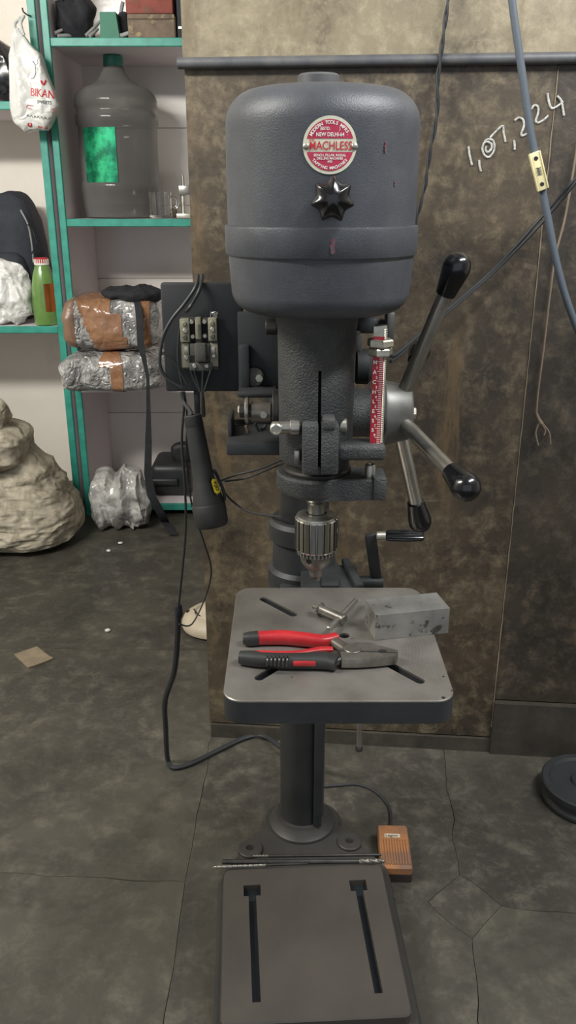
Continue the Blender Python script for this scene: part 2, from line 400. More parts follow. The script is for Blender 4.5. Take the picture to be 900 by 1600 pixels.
def textmesh(s, size, bold=0.0):
    cu = bpy.data.curves.new('lettering', 'FONT'); cu.body = s; cu.size = size; cu.align_x = 'CENTER'; cu.align_y = 'CENTER'; cu.offset = bold * size; cu.resolution_u = 3
    ob = bpy.data.objects.new('lettering', cu); me = bpy.data.meshes.new_from_object(ob)
    vs = [v.co.copy() for v in me.vertices]; fs = [tuple(p.vertices) for p in me.polygons]
    bpy.data.objects.remove(ob); bpy.data.curves.remove(cu); bpy.data.meshes.remove(me)
    return vs, fs
def put_text(mb, s, size, fn, bold=0.0, width=None):
    """lettering mapped by fn(u, v) -> world point"""
    vs, fs = textmesh(s, size, bold)
    if not vs: return
    if width:
        w = max(v.x for v in vs) - min(v.x for v in vs); k = width / w if w else 1
        for v in vs: v.x *= k
    mb.add([fn(v.x, v.y) for v in vs], fs)
def rrect(x0, y0, x1, y1, r, n=6):
    out = []
    for cx, cy, a0 in ((x1 - r, y1 - r, 0), (x0 + r, y1 - r, 90), (x0 + r, y0 + r, 180), (x1 - r, y0 + r, 270)):
        for k in range(n + 1): a = R(a0 + 90 * k / n); out.append((cx + r * math.cos(a), cy + r * math.sin(a)))
    return out
def rot2(poly, c, a):
    ca, sa = math.cos(a), math.sin(a)
    return [(c[0] + (x - c[0]) * ca - (y - c[1]) * sa, c[1] + (x - c[0]) * sa + (y - c[1]) * ca) for x, y in poly]

# ------------------------------------------------------------------ the setting
XL, XR, YF, YB, ZC = -2.1, 2.0, -2.2, 3.30, 2.8
floor = tag(build(MB().box((XL, YF, -.10), (XR, YB, -.007)), 'floor', 'joint', None, 0), kind='structure')
def slab(poly):
    pts = []
    for i, a in enumerate(poly):          # broken edges: both neighbours follow the same wander
        a = Vector(a); b = Vector(poly[(i + 1) % len(poly)]); n = max(1, min(40, int((b - a).length / .025)))
        for k in range(n):
            p = a.lerp(b, k / n); w = noise.noise_vector((p.x * 14, p.y * 14, 0)) * .006 + noise.noise_vector((p.x * 60, p.y * 60, 2)) * .002
            if XL + .05 < p.x < XR - .05 and YF + .05 < p.y < YB - .05: p = p + Vector((w.x, w.y))
            pts.append(p)
    n = len(pts); out = []
    for i in range(n):                    # pull every edge in by half a joint
        a, b, c = pts[i - 1], pts[i], pts[(i + 1) % n]
        e1 = (b - a).normalized(); e2 = (c - b).normalized(); n1 = Vector((-e1.y, e1.x)); n2 = Vector((-e2.y, e2.x))
        k = (n1 + n2); k = k / max(.35, k.dot(n1)); out.append(b + k * (.0004 + .0007 * max(0, noise.noise((b.x * 9, b.y * 9, 5)))))
    build(MB().prism([tuple(p) for p in out], -.02, 0, 0), 'slab', 'concrete', floor, 0)
vr = [(.345, 1.7), (.323, 1.382), (.298, 1.135)]
slab([(XL, YF), (-.185, YF), (-.176, 1.115), (-.287, 1.121), (-.503, 1.138), (XL, 1.20)])
slab([(XL, 1.20), (-.503, 1.138), (-.287, 1.121), (-.176, 1.115), (-.174, 1.173), (-.168, 1.454), (-.16, 1.9), (XL, 1.94)])
slab([(XL, 1.94), (-.16, 1.9), (.36, 1.9), (XR, 1.96), (XR, YB), (XL, YB)])
slab([(-.185, YF), (.24, YF), (.274, .853), (.29, .997), (.233, 1.072), (.298, 1.135), (.323, 1.382), (.36, 1.9), (-.16, 1.9), (-.168, 1.454), (-.174, 1.173), (-.176, 1.115)])
slab([(.298, 1.135), (.233, 1.072), (.29, .997), (.356, 1.062), (.313, 1.121)])
slab([(.298, 1.135), (.313, 1.121), (.356, 1.062), (.474, 1.048), (XR, 1.0), (XR, 1.96), (.36, 1.9), (.323, 1.382)])
slab([(.24, YF), (XR, YF), (XR, 1.0), (.474, 1.048), (.356, 1.062), (.29, .997), (.274, .853)])

tag(build(MB().box((XL, YB, 0), (XR, YB + .1, ZC)), 'wall_back', 'wall_paint', None, 0), kind='structure')
wall_back = bpy.data.objects['wall_back']
for i in range(3):
    for j in range(9):
        z0 = .03 + j * .262
        build(MB().box((-.735 + i * .42, YB - .006, z0 + .001), (-.735 + i * .42 + .418, YB + .01, z0 + .2605), .0012, 1), 'tile', 'tile', wall_back, 0)
tag(build(MB().box((XL - .1, YF, 0), (XL, YB, ZC)), 'wall_left', 'wall_paint', None, 0), kind='structure')
tag(build(MB().box((XR, YF, 0), (XR + .1, YB, ZC)), 'wall_right', 'wall_paint', None, 0), kind='structure')
tag(build(MB().box((XL, YF, ZC), (XR, YB, ZC + .1)), 'ceiling', 'ceiling', None, 0), kind='structure')

# partition of grimy sheets, seen edge-on at its left end
def wbox(mb, x0, x1, z0, z1, o0, o1):
    vs = []
    for z in (z0, z1):
        for x, o in ((x0, o0), (x1, o0), (x1, o1), (x0, o1)): vs.append((x, wy(x, o), z))
    return mb.add(vs, [(3, 2, 1, 0), (4, 5, 6, 7), (0, 1, 5, 4), (1, 2, 6, 5), (2, 3, 7, 6), (3, 0, 4, 7)])
XP0, XPS, XP1 = -.168, .428, 1.55
zp = PW(600, 96).z; zs = PW(800, 1094).z
part = tag(build(wbox(MB(), XP0, XP1, 0, 2.1, -.05, -.012), 'wall_partition', 'plinth', None, 0), kind='structure')
build(wbox(MB(), XP0 - .004, XP1, zp + .004, 2.1, -.012, .002), 'sheet', 'sheet_top', part, 0)
build(wbox(MB(), XP0 - .002, XPS - .001, .035, zp - .004, -.012, 0), 'sheet', 'sheet_low', part, 0)
build(wbox(MB(), XPS + .001, XP1, zs, zp - .004, -.012, -.001), 'sheet', 'sheet_dark', part, 0)
build(wbox(MB(), XP0, XPS, 0, .032, -.012, .006), 'skirting', 'plinth', part, 0)
build(wbox(MB(), XPS, XP1, 0, zs - .003, -.012, .012), 'skirting', 'plinth', part, 0)
mb = MB(); pts = []
for k in range(60):
    z = .06 + (zp - .07) * k / 59; pts.append((XPS + .0012 * noise.noise((0, 0, z * 40)), wy(XPS, .001), z))
mb.tube(pts, [.0006 + .0014 * abs(noise.noise((3, 1, p[2] * 60))) for p in pts], 6, False)
build(mb, 'seam_filler', 'cardboard', part)
mb = MB(); a, b = XP0 - .012, XP1
mb.cyl((a, wy(a, .009), zp), (b, wy(b, .009), zp), .0088, seg=16, bev=.001)
build(mb, 'conduit', 'conduit', part)
# chalk number 1,07,224
def ck(x, y): return PW(620 + x * .3111, y * .3111, .0012)
strokes = [[(360, 735), (366, 780), (378, 830)], [(414, 803), (416, 835), (423, 860)],
    [(440, 712), (458, 700), (482, 705), (490, 730), (486, 762), (462, 790), (440, 778), (430, 750), (436, 722), (452, 712), (474, 722), (476, 745), (458, 765), (446, 752), (450, 734)],
    [(468, 692), (498, 660), (532, 632), (536, 664), (546, 712)], [(588, 704), (592, 728), (592, 752)],
    [(592, 606), (612, 592), (634, 602), (638, 634), (626, 668), (630, 682), (652, 672)],
    [(676, 548), (690, 530), (708, 536), (710, 566), (698, 606), (712, 616), (738, 602), (762, 580)],
    [(756, 468), (764, 512), (778, 544), (806, 534), (836, 510)], [(806, 482), (826, 506), (834, 545), (840, 580)]]
mb = MB()
for s in strokes: mb.tube([ck(*p) for p in s], .0018, 6)
build(mb, 'chalk_number', 'chalk', part)

# ------------------------------------------------------------------ shelf units
SY = 2.89
def zpy(py, Y): return PY(450, py, Y).z
Z_TOP, Z_MID, Z_L1, Z_L2 = zpy(66, SY), zpy(348, SY), zpy(515, SY), zpy(165, SY)
def shelf(u, x0, x1, z, th=.022, y0=SY, edge=True):
    s = build(MB().box((x0, y0 + .004, z - th / 2), (x1, YB - .008, z + th / 2), .001, 1), 'shelf', 'shelf_white', u, 0)
    if edge: build(MB().box((x0, y0 - .006, z - th / 2 - .001), (x1, y0 + .004, z + th / 2 + .001), .002, 1), 'edge_strip', 'teal', s, 0)
def side(u, x0, x1, z1=2.15):
    s = build(MB().box((x0, SY + .004, 0), (x1, YB - .008, z1), .001, 1), 'side_panel', 'shelf_white', u, 0)
    build(MB().box((x0, SY - .008, 0), (x1, SY + .004, z1), .002, 1), 'edge_strip', 'teal', s, 0)
ur = thing('shelf_unit', (-.25, 3.1, 0), 'white shelf unit with teal edges holding the big water jug', 'shelf')
side(ur, -.748, -.726); side(ur, .30, .322)
shelf(ur, -.726, .30, Z_TOP); shelf(ur, -.726, .30, Z_MID)
shelf(ur, -.726, .30, .474, .02, SY - .01, False); shelf(ur, -.726, .30, .035, .024)
ul = thing('shelf_unit', (-1.3, 3.1, 0), 'white shelf unit with teal edges holding backpack and green bottle', 'shelf')
side(ul, -.787, -.763); side(ul, -1.85, -1.828)
shelf(ul, -1.828, -.787, Z_L1); shelf(ul, -1.828, -.787, Z_L2)

# ------------------------------------------------------------------ drill press
DP = thing('drill_press', (.025, 1.2, 0), 'dark grey pillar drill with drum belt guard, round red badge and steel table', 'drill press')
SX, SYY = .034, .93                # spindle axis
CX, CY = .025, 1.2                 # column axis
# base
yaw = R(3); bc = (.033, .94)
outl = rrect(-.108, .785, .175, 1.085, .022)
front = rot2(outl, bc, yaw)
hull = []
for k in range(13):
    a = R(-12 + 204 * k / 12); hull.append((CX + .072 * math.cos(a), 1.205 + .062 * math.sin(a)))
fl = [(-.112, 1.07), (-.114, 1.03), (.174, 1.04), (.17, 1.085)]
mb = MB().prism(front, 0, .058, .006)
base = build(mb, 'base', 'base_paint', DP)
build(MB().prism([(.172, 1.03), (.166, 1.09)] + hull + [(-.108, 1.08), (-.112, 1.02)], 0.0, .057, .006), 'base_flange', 'base_paint', base)
plate = build(MB().prism(rot2(rrect(-.098, .800, .161, 1.074, .012), bc, yaw), .05, .075, .0025), 'base_plate', 'base_plate', base)
cs = []; inlay = []
for (xa, ya, xb, yb, w) in ((394, 1392, 401, 1566, .0095), (560, 1384, 592, 1552, .0095)):
    a = PZ(xa, ya, .075); b = PZ(xb, yb, .075); d = (b - a).normalized(); n_ = Vector((-d.y, d.x, 0))
    poly = [a + n_ * w * .62, b + n_ * w * .62, b - n_ * w * .62, a - n_ * w * .62]
    head = [a - d * .012 + n_ * .0135, a + d * .010 + n_ * .0135, a + d * .010 - n_ * .0135, a - d * .012 - n_ * .0135]
    for q in (poly, head):
        cs.append(MB().prism([(p.x, p.y) for p in q], .062, .09))
        inlay.append([(p.x, p.y) for p in q])
cut(plate, cs)
for q in (inlay[:2], inlay[2:]):
    mb = MB()
    for i, p in enumerate(q): mb.prism(p, .0605 + .0001 * i, .0625 + .0003 * i)
    build(mb, 'slot_floor', 'slot_dark', base, 0)
for px, py in ((391, 1326), (546, 1315)):
    c = PZ(px, py, .06)
    f_ = build(MB().rev((c.x, c.y, .05), (0, 0, 1), [(.021, 0), (.021, .011), (.0195, .0125), (.007, .0125), (.0055, .009)], 28), 'bolt_boss', 'base_paint', base)
    build(MB().cyl((c.x, c.y, .0585), (c.x, c.y, .0595), .0052, seg=16), 'bolt_hole', 'void', base)
# column
build(MB().rev((CX, CY, .05), (0, 0, 1), [(.060, 0), (.058, .012), (.047, .022), (.0445, .03)], 40), 'column_flange', 'base_paint', DP)
column = build(MB().cyl((CX, CY, .06), (CX, CY, 1.0), .0385, seg=48), 'column', 'column_steel', DP)
mb = MB(); mb.box((CX + .019, CY - .040, .08), (CX + .033, CY - .024, .545), .001)
rack = build(mb, 'rack', 'dark_paint', column)
# table
TZ = .58
tb = build(MB().prism(rrect(-.073, .789, .187, 1.076, .022), TZ - .030, TZ - .0025, .0), 'table', 'dark_paint', DP)
top = build(MB().prism(rrect(-.073, .789, .187, 1.076, .022), TZ - .0026, TZ, .001), 'table_top', 'table_top', tb)
cs = []; cs2 = []
def slot_poly(a, b, r):
    d = (b - a).normalized(); n_ = Vector((-d.y, d.x, 0)); out = []
    for c, s in ((b, 1), (a, -1)):
        for k in range(9):
            t = R(-90 + 180 * k / 8); out.append(c + (d * math.cos(t) + n_ * math.sin(t)) * r * s)
    return [(p.x, p.y) for p in out]
for a, b in (((412, 936), (458, 960)), ((405, 1059), (452, 1031)), ((606, 1037), (656, 1064))):
    cs.append(MB().prism(slot_poly(PZ(*a, TZ), PZ(*b, TZ), .0058), TZ - .05, TZ + .02))
    cs2.append(MB().prism(slot_poly(PZ(*a, TZ), PZ(*b, TZ), .0058), TZ - .05, TZ + .02))
cs2.append(MB().prism(slot_poly(Vector((.118, .985, TZ)), Vector((.155, 1.03, TZ)), .0058), TZ - .05, TZ + .02))
cs.append(MB().prism(slot_poly(Vector((.118, .985, TZ)), Vector((.155, 1.03, TZ)), .0058), TZ - .05, TZ + .02))
for p, r in (((538, 993), .007), ((693, 1090), .0024), ((693, 1057), .0016), ((706, 1079), .0014), ((541, 1097), .001), ((457, 1058), .0012)):
    c = PZ(*p, TZ)
    cs.append(MB().cyl((c.x, c.y, TZ - .02), (c.x, c.y, TZ + .02), r, seg=14))
    if r > .002: cs2.append(MB().cyl((c.x, c.y, TZ - .02), (c.x, c.y, TZ + .02), r, seg=14))
cut(top, cs); cut(tb, cs2)
# bracket on the column
mb = MB(); mb.rev((CX, CY, .485), (0, 0, 1), [(.054, 0), (.056, .004), (.056, .072), (.050, .078), (.048, .118), (.054, .124), (.055, .150), (.050, .156)], 40)
br = build(mb, 'table_bracket', 'dark_paint', DP)
mb = MB(); mb.box((-.012, .90, TZ - .075), (.102, 1.17, TZ - .030), .006)
build(mb, 'support_arm', 'dark_paint', br)
gx0, gx1 = PY(470, 895, 1.12).x, PY(562, 895, 1.12).x
mb = MB(); mb.box((gx0, 1.085, .535), (gx1, 1.175, .572), .003); build(mb, 'gear_housing', 'dark_paint', br)
mb = MB(); mb.box((gx1 - .016, 1.082, .572), (gx1 - .004, 1.178, .582), .002, rot=Matrix.Rotation(R(9), 3, 'Z')); build(mb, 'housing_rib', 'dark_paint', br)
mb = MB(); mb.box((gx0 + .03, 1.09, .5715), (gx0 + .055, 1.12, .577), .001); build(mb, 'housing_cap', 'dark_paint', br)
# crank
ca = PY(588, 906, 1.15); cb = PY(579, 838, 1.13)
mb = MB(); mb.cyl((gx1 - .01, ca.y, ca.z - .004), (ca.x + .010, ca.y, ca.z - .004), .010, seg=16)
d = (cb - ca); ax = d.normalized(); L_ = d.length
mb.box((ca.x - .0085, ca.y - .004, ca.z - .012), (ca.x + .0085, ca.y + .004, ca.z + L_ + .004), .003, rot=Vector((0, 0, 1)).rotation_difference(ax).to_matrix(), piv=ca)
crank = build(mb, 'crank', 'dark_paint', DP)
h0 = PY(588, 837, 1.12); h1 = PY(603, 837, 1.12); h2 = PY(662, 837, 1.12)
build(MB().cyl(h0, h1, .0062, seg=16, bev=.001), 'ferrule', 'zinc', crank)
mb = MB(); n_ = 14; prof = []
d, u, v = frame(h2 - h1); vs = []; fs = []; N = 56
for h, k in ((0, .85), (.004, 1), (.03, 1.12), ((h2 - h1).length - .003, 1), ((h2 - h1).length, .8)):
    for j in range(N):
        a = 2 * math.pi * j / N; r = .0082 * k * (1 - .10 * (1 if (j // 2) % 2 else 0)); vs.append(h1 + d * h + (u * math.cos(a) + v * math.sin(a)) * r)
for i in range(4):
    for j in range(N): fs.append((i * N + j, i * N + (j + 1) % N, (i + 1) * N + (j + 1) % N, (i + 1) * N + j))
fs += [tuple(range(N))[::-1], tuple(4 * N + j for j in range(N))]
build(mb.add(vs, fs), 'handle', 'black_gloss', crank, 20)
# clamp lever under the table
a = PY(561, 1118, 1.06); b = PY(561, 1168, 1.06)
lv = build(MB().cyl(a + Vector((0, 0, .02)), b, .0042, seg=14), 'clamp_lever', 'steel_bar', DP)
build(MB().rev(b, (0, 0, -1), [(.0042, -.003), (.0058, 0), (.0058, .004), (.004, .006)], 14), 'end_cap', 'dark_steel', lv)
# head
mb = MB().rev((SX - .002, SYY, .8175), (0, 0, 1), [(.0405, 0), (.042, .003), (.0430, .09), (.0436, .148), (.046, .162), (.052, .172)], 56)
head = build(mb, 'head_casting', 'casting', DP)
bx0, bx1 = PY(472, 700, .885).x, PY(528, 700, .885).x
clamp = build(MB().box((bx0, .868, .8165), (bx1, .90, .8725), .003), 'clamp_boss', 'casting', head)
sx = PY(500, 650, .87).x
kut = lambda: MB().box((sx - .0017, .80, .80), (sx + .0017, .915, .928))
cut(head, [kut()]); cut(clamp, [kut()])
build(MB().box((bx1 - .018, .8665, .868), (bx1 - .004, .89, .880), .002), 'lug', 'casting', head)
build(MB().box((SX - .036, .945, .835), (SX + .034, 1.19, .985), .006), 'arm_casting', 'dark_paint', head)
build(MB().cyl((CX, CY, .80), (CX, CY, .99), .052, seg=40, bev=.004), 'column_socket', 'dark_paint', head)
a = PY(464, 712, .89); build(MB().box((a.x - .003, .884, a.z - .007), (a.x + .003, .90, a.z + .007), .001), 'clamp_key', 'steel', head)
# depth lug, quill, collar
lug = build(MB().box((SX + .02, .882, .828), (PY(603, 705, .885).x, .918, .846), .005, 3), 'depth_lug', 'casting', head)
quill = build(MB().rev((SX, SYY, .800), (0, 0, 1), [(.038, 0), (.040, .003), (.040, .007), (.0375, .009), (.0375, .019)], 44), 'quill', 'dark_steel', DP)
mb = MB().rev((SX - .002, SYY, .776), (0, 0, 1), [(.034, 0), (.044, .006), (.0455, .010), (.0455, .0245), (.043, .027)], 48)
collar = build(mb, 'stop_collar', 'casting', DP)
ax1 = PY(600, 760, .90).x
mb = MB(); mb.add([(SX, .888, .778), (ax1, .888, .781), (ax1, .925, .781), (SX, .972, .778), (SX, .888, .802), (ax1, .888, .803), (ax1, .925, .803), (SX, .972, .802)],
    [(3, 2, 1, 0), (4, 5, 6, 7), (0, 1, 5, 4), (1, 2, 6, 5), (2, 3, 7, 6), (3, 0, 4, 7)])
arm = build(mb, 'stop_arm', 'casting', collar, 0)
build(MB().box((ax1 - .014, .885, .780), (ax1 + .0015, .926, .8075), .003), 'arm_end', 'casting', collar)
px_ = PY(579, 740, .90).x
build(MB().rev((px_, .905, .800), (0, 0, 1), [(.0062, 0), (.0062, .0165), (.0052, .018), (.003, .018), (.0025, .0165)], 20), 'stop_pin', 'steel', collar)
# spindle and chuck
sp = build(MB().rev((SX, SYY, .742), (0, 0, 1), [(.0105, 0), (.0105, .020), (.0115, .022), (.0175, .027), (.020, .033), (.020, .036)], 32), 'spindle', 'steel', DP)
ck0 = .668
chuck = build(MB().rev((SX, SYY, ck0), (0, 0, 1), [(.0185, .036), (.0245, .0365), (.0245, .076), (.0235, .079), (.0205, .0805), (.012, .0815), (.0115, .078)], 48), 'chuck', 'steel', DP)
N = 120; vs = []; fs = []
for h, k in ((.036, .97), (.0375, 1), (.075, 1), (.0765, .97)):
    for j in range(N):
        a = 2 * math.pi * j / N; r = .0258 * k - (.0022 if (j % 6) == 0 else 0.0); vs.append((SX + r * math.cos(a), SYY + r * math.sin(a), ck0 + h))
for i in range(3):
    for j in range(N): fs.append((i * N + j, i * N + (j + 1) % N, (i + 1) * N + (j + 1) % N, (i + 1) * N + j))
slv = build(MB().add(vs, fs), 'sleeve', ['chrome', 'void'], chuck, 20)
for p in slv.data.polygons:
    if (p.index % N) % 6 in (0, 5) and N <= p.index < 2 * N: p.material_index = 1  # groove faces coloured black, the shade of the recesses put into the colour
nose = build(MB().rev((SX, SYY, ck0), (0, 0, 1), [(.0078, 0), (.0092, .010), (.0125, .011), (.0178, .018), (.0195, .026), (.0195, .036)], 40), 'nose', 'tool_steel', chuck)
mb = MB()
for j in range(30):
    a = 2 * math.pi * j / 30; c = Vector((SX + .0212 * math.cos(a), SYY + .0212 * math.sin(a), ck0 + .0335))
    mb.box(c - Vector((.0021, .0013, .0035)), c + Vector((.0021, .0013, .0035)), rot=Matrix.Rotation(a, 3, 'Z'))
build(mb, 'gear_teeth', 'steel', chuck, 0)
a = R(-118); c = Vector((SX + .0190 * math.cos(a), SYY + .0190 * math.sin(a), ck0 + .025))
build(MB().cyl(c - Vector((math.cos(a), math.sin(a), 0)) * .004, c + Vector((math.cos(a), math.sin(a), 0)) * .0006, .0033, seg=16), 'key_hole', 'void', chuck)
for k in range(3):
    a = R(-60 + 120 * k); c = Vector((SX + .004 * math.cos(a), SYY + .004 * math.sin(a), ck0))
    build(MB().box(c - Vector((.0034, .0022, .006)), c + Vector((.0034, .0022, .006)), .0008, rot=Matrix.Rotation(a, 3, 'Z')), 'jaw', 'tool_steel', chuck)
# depth rod with red scale
dp = PY(588, 697, .90); rx, ry = dp.x, .90; z0, z1 = .838, PY(597, 508, .90).z
prof = [(.0072, 0)]; h = .002
while h < z1 - z0 - .003: prof += [(.0076, h), (.0069, h + .0011)]; h += .0022
prof += [(.0066, z1 - z0)]
rod = build(MB().rev((rx, ry, z0), (0, 0, 1), prof, 20), 'depth_rod', 'zinc', DP, 20)
sf = R(-14); fx = Vector((math.cos(sf), math.sin(sf), 0)); fn_ = Vector((math.sin(sf), -math.cos(sf), 0))
def face(u, v, o=0.0): p = Vector((rx, ry, 0)) + fx * u + fn_ * (.0071 + o); return Vector((p.x, p.y, v))
def strip(mb, u0, u1, v0, v1, o): return mb.add([face(u0, v0, o), face(u1, v0, o), face(u1, v1, o), face(u0, v1, o), face(u0, v0, o - .003), face(u1, v0, o - .003), face(u1, v1, o - .003), face(u0, v1, o - .003)],
    [(0, 1, 2, 3), (7, 6, 5, 4), (0, 4, 5, 1), (1, 5, 6, 2), (2, 6, 7, 3), (3, 7, 4, 0)])
zn0, zn1 = PY(590, 557, .893).z, PY(590, 531, .893).z
build(strip(MB(), -.0064, .0052, z0, zn1 + .0035, .0008), 'scale_strip', 'scale_red', rod, 0)
build(strip(MB(), -.0064, .0048, zn1 + .0035, z1 - .0005, .0008), 'bare_flat', 'zinc', rod, 0)
mb = MB(); k = 0; z = z0 + .004
while z < zn0:
    strip(mb, -.001 if k % 5 == 0 else .001, .0046, z, z + .0006, .0011); z += .0021; k += 1
build(mb, 'scale_marks', 'print_white', rod, 0)
mb = MB()
for i, chh in enumerate('MACHLESS'):
    zc = zn0 - .0065 - i * .0107
    put_text(mb, chh, .0058, lambda u, v: face(u - .0036, zc + v, .0012), .02)
build(mb, 'lettering', 'print_white', rod, 0)
mb = MB()
for i in range(9):
    zc = zn0 - .012 - i * .0107
    put_text(mb, str(i + 1), .0042, lambda u, v: face(u - .0014, zc + v, .0012), .02)
build(mb, 'numerals', 'print_white', rod, 0)
for za, zb, rr, rt in ((zn0, (zn0 + zn1) / 2 - .0004, .0138, 10), ((zn0 + zn1) / 2 + .0004, zn1, .0145, 38)):
    mb = MB(); vs = []; fs = []
    for zz, k in ((za, .9), (za + .0015, 1), (zb - .0015, 1), (zb, .9)):
        for j in range(6): a = R(60 * j + rt); vs.append((rx + rr * k * math.cos(a), ry + rr * k * math.sin(a), zz))
    for i in range(3):
        for j in range(6): fs.append((i * 6 + j, i * 6 + (j + 1) % 6, i * 6 + 6 + (j + 1) % 6, i * 6 + 6 + j))
    fs += [tuple(range(6))[::-1], tuple(18 + j for j in range(6))]
    build(mb.add(vs, fs), 'stop_nut', 'zinc', rod, 0)
# feed shaft, hub and levers
HC = PY(622, 645, 1.0)
fb = build(MB().rev((SX + .02, HC.y, HC.z), (1, 0, 0), [(.034, 0), (.0315, .012), (.0295, .02), (.0295, HC.x - SX - .047), (.027, HC.x - SX - .045)], 36), 'feed_boss', 'casting', DP)
hub = build(MB().rev((HC.x - .024, HC.y, HC.z), (1, 0, 0), [(.024, 0), (.040, .002), (.041, .006), (.039, .010), (.033, .036), (.030, .039), (.010, .0395)], 40), 'feed_hub', 'cast_hub', DP)
build(MB().rev((HC.x - .027, HC.y, HC.z), (1, 0, 0), [(.022, 0), (.0425, .001), (.0425, .006), (.03, .0062)], 40), 'back_ring', 'void', hub)
build(MB().cyl((HC.x + .014, HC.y, HC.z), (HC.x + .022, HC.y, HC.z), .0075, seg=6, bev=.001), 'hub_bolt', 'zinc', hub, 20)
tips = []
for k, (tx, ty) in enumerate(((716, 412), (731, 758), (654, 812), (643, 546))):
    a = R(75 - 90 * k); p = HC + Vector((.05, -.18 * math.cos(a), .18 * math.sin(a)))
    q = PY(tx, ty, p.y); p = (p + 3 * q) / 4 if k < 3 else p
    dirv = (Vector((.05, -.18 * math.cos(a), .18 * math.sin(a)))).normalized()
    s0 = HC + Vector((.002, -.018 * math.cos(a), .018 * math.sin(a)))
    d = (p - s0).normalized(); Lv = (p - s0).length
    lever = build(MB().cyl(s0, p - d * .012, .0086, seg=20), 'feed_lever', 'steel_bar', DP)
    e0 = p - d * .036
    build(MB().rev(e0, d, [(.0095, 0), (.0112, .001), (.0125, .010), (.0148, .024), (.0158, .031), (.0152, .038), (.0125, .044), (.0075, .048), (.002, .0495)], 28), 'grip', 'black_gloss', lever)
# quill lock on the left of the head
a = PY(433, 668, .895); b = PY(470, 668, .895)
ql = build(MB().cyl((a.x - .006, .895, a.z), (b.x, .895, a.z), .0068, seg=20, bev=.001), 'lock_rod', 'steel', DP)
build(MB().cyl((a.x + .014, .895, a.z), (b.x - .001, .895, a.z), .0088, seg=20, bev=.001), 'lock_sleeve', 'steel', ql)
build(MB().rev((a.x - .001, .892, a.z + .001), (0, -1, 0), [(.0068, 0), (.0068, .009), (.0055, .0105), (.0045, .0105), (.004, .009)], 20), 'lock_pin', 'zinc', ql)
b = PY(537, 668, .895); build(MB().cyl((b.x - .012, .905, b.z), (b.x + .004, .905, b.z), .0088, seg=20, bev=.001), 'lock_end', 'zinc', ql)
# tension shaft and tray behind, on the left
def hx(px0, px1, py, Y, r, name, m, par, seg=20, bev=.001):
    a = PY(px0, py, Y); b = PY(px1, py, Y); return build(MB().cyl((a.x, Y, a.z), (b.x, Y, a.z), r, seg=seg, bev=bev), name, m, par)
ts = hx(374, 450, 642, 1.02, .0085, 'tension_shaft', 'dark_steel', DP)
hx(372, 380, 642, 1.02, .008, 'shaft_bolt', 'zinc', ts, 6)
hx(383, 389, 641, 1.02, .0165, 'washer', 'steel', ts)
hx(392, 424, 644, 1.02, .0125, 'shaft_collar', 'tool_steel', ts)
hx(426, 436, 640, 1.02, .026, 'cam_disc', 'dark_steel', ts)
a = PY(412, 647, 1.01); build(MB().cyl((a.x, 1.012, a.z), (a.x, 1.005, a.z), .0042, seg=12), 'set_screw', 'zinc', ts)
mb = MB(); rectbox(mb, 354, 692, 450, 712, 1.03, .10, .002); tray = build(mb, 'tray', 'dark_paint', DP)
mb = MB(); rectbox(mb, 356, 656, 362, 693, 1.06, .06, .001); build(mb, 'tray_side', 'dark_paint', tray)
mb = MB(); rectbox(mb, 356, 656, 450, 693, 1.125, .006, 0); build(mb, 'tray_back', 'void', tray)
for i, pp in enumerate((((384, 665), (388, 680), (384, 692)), ((398, 662), (404, 676), (400, 690)), ((408, 668), (414, 684), (424, 690)), ((416, 664), (408, 676), (412, 692)))):
    build(MB().tube([PY(x, y, 1.08 + .006 * i) for x, y in pp], .0022), 'wire', 'cable_black' if i != 0 else 'wire_brown', tray)
# motor and its mount behind the head
motor = build(MB().rev((.03, 1.345, .775), (0, 0, 1), [(.03, 0), (.066, .006), (.074, .018), (.074, .19), (.06, .205)], 40), 'motor', 'motor_black', DP)
mb = MB(); rectbox(mb, 372, 488, 450, 622, 1.10, .012, .002); mount = build(mb, 'motor_plate', 'black_panel', DP)
mb = MB(); rectbox(mb, 374, 540, 390, 614, 1.085, .015, .002); build(mb, 'plate_rib', 'dark_paint', mount)
mb = MB(); rectbox(mb, 371, 612, 432, 622, 1.06, .05, .003); build(mb, 'mount_bar', 'dark_paint', mount)
hx(415, 433, 511, 1.05, .0095, 'mount_stud', 'dark_steel', mount)
a = PY(397, 590, 1.09); build(MB().cyl((a.x, 1.10, a.z), (a.x, 1.092, a.z), .013, seg=24, bev=.001), 'eyelet', 'dark_bakelite', mount)
a = PY(405, 591, 1.085); build(MB().cyl((a.x, 1.094, a.z), (a.x, 1.083, a.z), .005, seg=6), 'mount_bolt', 'zinc', mount)
# mount pieces behind the depth rod
mb = MB(); rectbox(mb, 556, 496, 592, 522, 1.06, .05, .006); mr_ = build(mb, 'belt_slide', 'dark_paint', DP)
mb = MB(); rectbox(mb, 604, 488, 617, 534, 1.04, .03, .003); build(mb, 'slide_bar', 'cast_hub', mr_)
mb = MB(); rectbox(mb, 592, 500, 606, 590, 1.07, .02, .003); build(mb, 'slide_post', 'dark_steel', mr_)
a = PY(568, 575, 1.03); build(MB().rev((a.x - .012, 1.04, a.z), (1, 0, 0), [(.016, 0), (.022, .004), (.022, .018), (.015, .024)], 24), 'slide_knob', 'black_rubber', mr_)
mb = MB(); rectbox(mb, 552, 522, 566, 552, 1.03, .03, .003); build(mb, 'slide_block', 'cast_hub', mr_)
